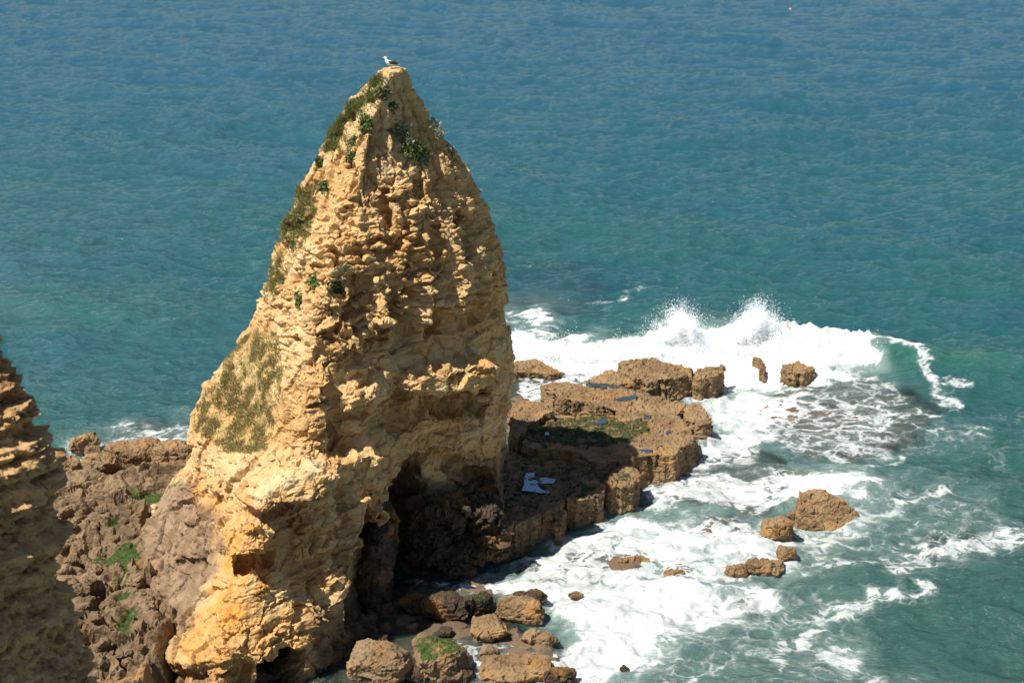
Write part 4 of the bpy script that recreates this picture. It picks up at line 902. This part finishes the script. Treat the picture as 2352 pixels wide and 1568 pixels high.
while len(placed) < 46 and k < 3000:
    k += 1; px, py = rr.uniform(120, 430), rr.uniform(1130, 1600)
    if sdf(np.array([px]), np.array([py]), gpoly)[0] > 8: continue
    if min(sdf(np.array([px]), np.array([py]), P)[0] for P in ALGAE) < 10: continue
    g = at_z(px, py, 1.9); s = rr.uniform(.35, 1.0) * (.8 if py < 1200 else 1)
    if any((g[0] - q[0]) ** 2 + (g[1] - q[1]) ** 2 < (.5 * (s + q[2])) ** 2 for q in placed): continue
    z = shore_z(g[0], g[1]); placed.append((g[0], g[1], s))
    o = boulder(0, 900, s, s * rr.uniform(.7, 1), s * rr.uniform(.55, .85), 0, 'loose tan boulder among the rubble in the gully between cliff and sea stack', 'shore' , yaw=rr.uniform(0, 3), seed=100 + len(placed), green=.5 * (rr.random() < .25), grp='loose boulders in the gully', vox=s / 18)
    o.location = (g[0], g[1], z - s * .12)
ORD = ['lowest', 'second', 'third', 'fourth', 'fifth', 'sixth', 'seventh', 'eighth', 'ninth', 'tenth', 'eleventh', 'twelfth', 'thirteenth', 'fourteenth', 'fifteenth', 'sixteenth', 'seventeenth', 'eighteenth', 'nineteenth', 'twentieth']
lanes = {}
for o in [o for o in sc.objects if o.get('group') == 'loose boulders in the gully']:
    px, py = proj(np.array(o.location)); lo, hi = np.interp(py, [1100, 1300, 1420, 1600], [130, 150, 165, 215]), np.interp(py, [1100, 1200, 1330, 1600], [420, 340, 300, 340])
    lanes.setdefault(min(2, max(0, int((px - lo) / (hi - lo) * 3))), []).append((-py, o))
for k, L in lanes.items():
    for i, (_, o) in enumerate(sorted(L, key=lambda q: q[0])):
        o['label'] = f"{ORD[i] if i < 20 else 'one'} loose tan boulder up from the picture bottom {['along the near cliff', 'in the middle of the gully', 'along the sea stack foot'][k]}"
print('boulders', time.time() - T0)

# ------------------------------------------------------------------ spray of the breaking wave
def spray_mat():
    t = NT('spray_droplets'); p = t.pos()
    c = t.mix(t.noise(p, 3, 3), (.52, .53, .54), (.58, .58, .58))
    d = t.n('BsdfDiffuse', {'Color': c}); tr = t.n('BsdfTranslucent', {'Color': c})
    return t.surf(t.n('AddShader', {0: d, 1: tr}))
M['spray'] = spray_mat()
TET = np.array([(1, 1, 1), (1, -1, -1), (-1, 1, -1), (-1, -1, 1)], float) / 1.2
TETF = np.array([(0, 1, 2), (0, 3, 1), (0, 2, 3), (1, 3, 2)])
def drops(P, size, label, seed):
    r = np.random.default_rng(seed); n = len(P)
    q = r.normal(size=(n, 4)); q /= np.linalg.norm(q, axis=1)[:, None]; a, b, c, d = q.T
    R = np.stack([np.stack([1 - 2 * (c * c + d * d), 2 * (b * c - a * d), 2 * (b * d + a * c)], -1), np.stack([2 * (b * c + a * d), 1 - 2 * (b * b + d * d), 2 * (c * d - a * b)], -1), np.stack([2 * (b * d - a * c), 2 * (c * d + a * b), 1 - 2 * (b * b + c * c)], -1)], 1)
    V = np.einsum('nij,kj->nki', R, TET) * size[:, None, None] + P[:, None]
    Fc = (np.arange(n)[:, None, None] * 4 + TETF[None]).reshape(-1, 3)
    tag(ob('spray', mesh_np('spray', V.reshape(-1, 3), Fc), M['spray']), label, 'spray', kind='stuff')
def plume(px0, px1, jets, n, seed, label):
    """droplets thrown along jets: (base px, tip px, tip py, share)"""
    r = np.random.default_rng(seed); out = []; hs = []
    sh = np.array([j[3] for j in jets], float); sh /= sh.sum()
    for (bx, tx, ty, _), k in zip(jets, (sh * n).astype(int)):
        b0 = at_z(bx, 803, .1); y0 = b0[1] + r.normal() * .25; tip = at_y(tx, ty, y0)
        s_ = r.random(k) ** .85; q = r.random(k)
        L = .45 + .75 * q ** .7                                  # some droplets stop early
        f = np.minimum(s_ * L, 1.15)
        P = b0 + (tip - b0) * f[:, None]
        sp = .10 + .42 * f ** 1.2
        P = P + r.normal(size=(k, 3)) * np.array([.62, .8, .42]) * sp[:, None]
        P[:, 0] += (.9 * f ** 2 - .2) * r.exponential(.35, k) * .8; P[:, 2] -= .35 * r.exponential(.4, k) * f
        out.append(P); hs.append(f)
    P = np.concatenate(out); hh = np.concatenate(hs); ok = P[:, 2] > .35 + .6 * r.random(len(P)); P = P[ok]; hh = hh[ok]
    st = fbm(P * np.array([2.2, 1.5, 1.2]), 3, seed); ok = r.random(len(P)) < np.clip(.75 + 1.1 * st + .4 * (1 - hh), .1, 1); P = P[ok]; hh = hh[ok]
    drops(P, (.009 + .028 * r.random(len(P)) ** 2.6) * (1.3 - .55 * np.clip(hh, 0, 1)), label, seed)
plume(0, 0, [(1500, 1400, 795, .4), (1520, 1450, 780, .6), (1540, 1485, 762, .8), (1560, 1505, 742, 1.1), (1575, 1530, 715, 1.4), (1585, 1552, 700, 1.6), (1600, 1575, 708, 1.4), (1608, 1590, 735, .9), (1620, 1615, 765, .6), (1640, 1640, 785, .4)], 44000, 1, 'white spray fan thrown up on the left of the breaking wave')
plume(0, 0, [(1680, 1655, 778, .5), (1695, 1675, 752, .8), (1710, 1695, 725, 1.2), (1725, 1718, 702, 1.5), (1735, 1735, 690, 1.6), (1745, 1752, 702, 1.4), (1760, 1775, 718, 1.0), (1775, 1800, 742, .7), (1790, 1830, 765, .5), (1810, 1860, 785, .4)], 46000, 2, 'taller white spray fan thrown up on the right of the breaking wave')
def crest_spray(line, n, hgt, seed, label):
    r = np.random.default_rng(seed); L = np.array(line, float); t = r.random(n) * (len(L) - 1); i = t.astype(int); f = (t - i)[:, None]
    p = L[i] * (1 - f) + L[i + 1] * f; W = at_z(p[:, 0], p[:, 1] + 10, .35)
    st = np.clip(.5 + 1.1 * fbm(np.stack([W[:, 0] * .8, W[:, 1], W[:, 0] * 0], -1), 3, seed), .1, 1.4)
    W[:, 2] += r.exponential(1, n) * hgt * st * .4; W[:, 1] += r.normal(size=n) * .5; W[:, 0] += r.normal(size=n) * .15
    drops(W, .010 + .022 * r.random(n) ** 2, label, seed)
crest_spray([(1175, 785), (1260, 800), (1360, 808), (1450, 800), (1560, 795), (1680, 790), (1800, 795), (1900, 805), (2030, 815)], 16000, 1.0, 3, 'low white spray all along the breaking crest')
print('spray', time.time() - T0)

# ------------------------------------------------------------------ gull on the summit
def loft(name, rings, seg=14, cap=True):
    """rings: (x, y, z, ry, rz, nx, nz) centre, half width, half height, tangent direction in xz"""
    V = []; 
    for x, y, z, ry, rz, nx, nz in rings:
        l = math.hypot(nx, nz); ux, uz = -nz / l, nx / l
        for k in range(seg):
            a = 2 * math.pi * k / seg; V.append((x + ux * rz * math.sin(a), y + ry * math.cos(a), z + uz * rz * math.sin(a)))
    n = len(rings); bm = bmesh.new(); vv = [bm.verts.new(v) for v in V]
    for i in range(n - 1):
        for k in range(seg): bm.faces.new((vv[i * seg + k], vv[i * seg + (k + 1) % seg], vv[(i + 1) * seg + (k + 1) % seg], vv[(i + 1) * seg + k]))
    bm.faces.new(vv[:seg][::-1]); bm.faces.new(vv[-seg:]); bmesh.ops.recalc_face_normals(bm, faces=bm.faces[:])
    for f in bm.faces: f.smooth = True
    return bm_mesh(name, bm)
M['gull_white'] = plain('white_feathers', (.80, .80, .79), .8); M['gull_dark'] = plain('slate_feathers', (.035, .033, .038), .7)
M['bill'] = plain('bill_horn', (.75, .42, .16), .5); M['leg'] = plain('gull_leg', (.62, .42, .36), .6); M['eye'] = plain('gull_eye', (.02, .02, .02), .3)
gx, gy_ = at_y(897, 163, 63.6)[[0, 1]]
near = (np.abs(SV[:, 0] - gx) < .16) & (np.abs(SV[:, 1] - gy_) < .5)
gi = np.where(near)[0][np.argmax(SV[near][:, 2])]; gz = float(SV[gi, 2]); gpos = (float(gx), float(SV[gi, 1]), gz - .01)
gull = tag(empty('gull', gpos), 'white gull with slate black wings standing on the tip of the sea stack', 'bird')
body = [(.30, 0, .20, .012, .008, -1, .05), (.24, 0, .205, .035, .022, -1, .05), (.16, 0, .215, .06, .05, -1, .02), (.06, 0, .225, .082, .085, -1, .05), (-.06, 0, .24, .09, .10, -1, .15), (-.14, 0, .27, .082, .09, -1, .5), (-.18, 0, .33, .06, .062, -.5, 1), (-.19, 0, .38, .048, .05, -.2, 1), (-.205, 0, .425, .048, .052, -.6, 1), (-.235, 0, .45, .04, .044, -1, .4), (-.265, 0, .452, .02, .024, -1, 0)]
ob('body', loft('body', body), M['gull_white']).parent = gull
for s in (-1, 1):
    wg = [(-.10, s * .066, .285, .014, .03, 1, -.1), (-.03, s * .082, .272, .02, .062, 1, -.08), (.08, s * .078, .255, .02, .066, 1, -.08), (.18, s * .055, .235, .016, .05, 1, -.08), (.28, s * .032, .215, .012, .028, 1, -.08), (.36, s * .02, .20, .006, .012, 1, -.06), (.40, s * .016, .195, .003, .004, 1, 0)]
    ob('wing', loft('wing', wg, 10), M['gull_dark']).parent = gull
    lg = bmesh.new()
    bmesh.ops.create_cone(lg, segments=6, radius1=.008, radius2=.010, depth=.15, cap_ends=True, matrix=Matrix.Translation((-.005, s * .035, .08)))
    for a in (-.5, 0, .5): bmesh.ops.create_cone(lg, segments=5, radius1=.010, radius2=.004, depth=.06, cap_ends=True, matrix=Matrix.Translation((-.035 , s * .035 + a * .05, .012)) @ Matrix.Rotation(a, 4, 'Z') @ Matrix.Rotation(-math.pi / 2, 4, 'Y'))
    ob('leg', bm_mesh('leg', lg), M['leg']).parent = gull
    eb = bmesh.new(); bmesh.ops.create_icosphere(eb, subdivisions=1, radius=.008, matrix=Matrix.Translation((-.225, s * .04, .46))); ob('eye', bm_mesh('eye', eb), M['eye']).parent = gull
ob('bill', loft('bill', [(-.255, 0, .45, .016, .020, -1, 0), (-.29, 0, .447, .012, .016, -1, -.1), (-.325, 0, .440, .006, .008, -1, -.4), (-.335, 0, .432, .002, .003, -.4, -1)], 8), M['bill']).parent = gull
ob('tail', loft('tail', [(.20, 0, .205, .045, .016, 1, 0), (.30, 0, .195, .055, .010, 1, 0), (.37, 0, .19, .05, .006, 1, 0)], 8), M['gull_white']).parent = gull
gull.scale = (1.15, 1.15, 1.15)

# ------------------------------------------------------------------ float out at sea
b0 = at_z(1815, 23, .0); buoy = tag(empty('fishing_buoy', tuple(b0)), 'small pinkish orange float bobbing far out on the sea', 'buoy')
M['buoy'] = plain('faded_orange_plastic', (.85, .36, .26), .45); M['rope'] = plain('buoy_ring', (.12, .10, .09), .7)
ob('float', loft('float', [(-.30, 0, .02, .03, .03, 1, .2), (-.24, 0, .06, .16, .16, 1, .2), (-.10, 0, .10, .25, .25, 1, .2), (.08, 0, .14, .25, .25, 1, .2), (.22, 0, .16, .16, .16, 1, .2), (.29, 0, .17, .05, .05, 1, .2)], 14), M['buoy']).parent = buoy
ob('rope_eye', loft('rope_eye', [(.28, 0, .17, .03, .03, 1, .2), (.34, 0, .18, .04, .04, 1, .2), (.37, 0, .19, .02, .02, 1, .2)], 8), M['rope']).parent = buoy
print('done', time.time() - T0, 'tris', sum(len(p.vertices) - 2 for o in sc.objects if o.type == 'MESH' and False for p in o.data.polygons), 'loops', sum(len(m.loops) - 2 * len(m.polygons) for m in bpy.data.meshes))
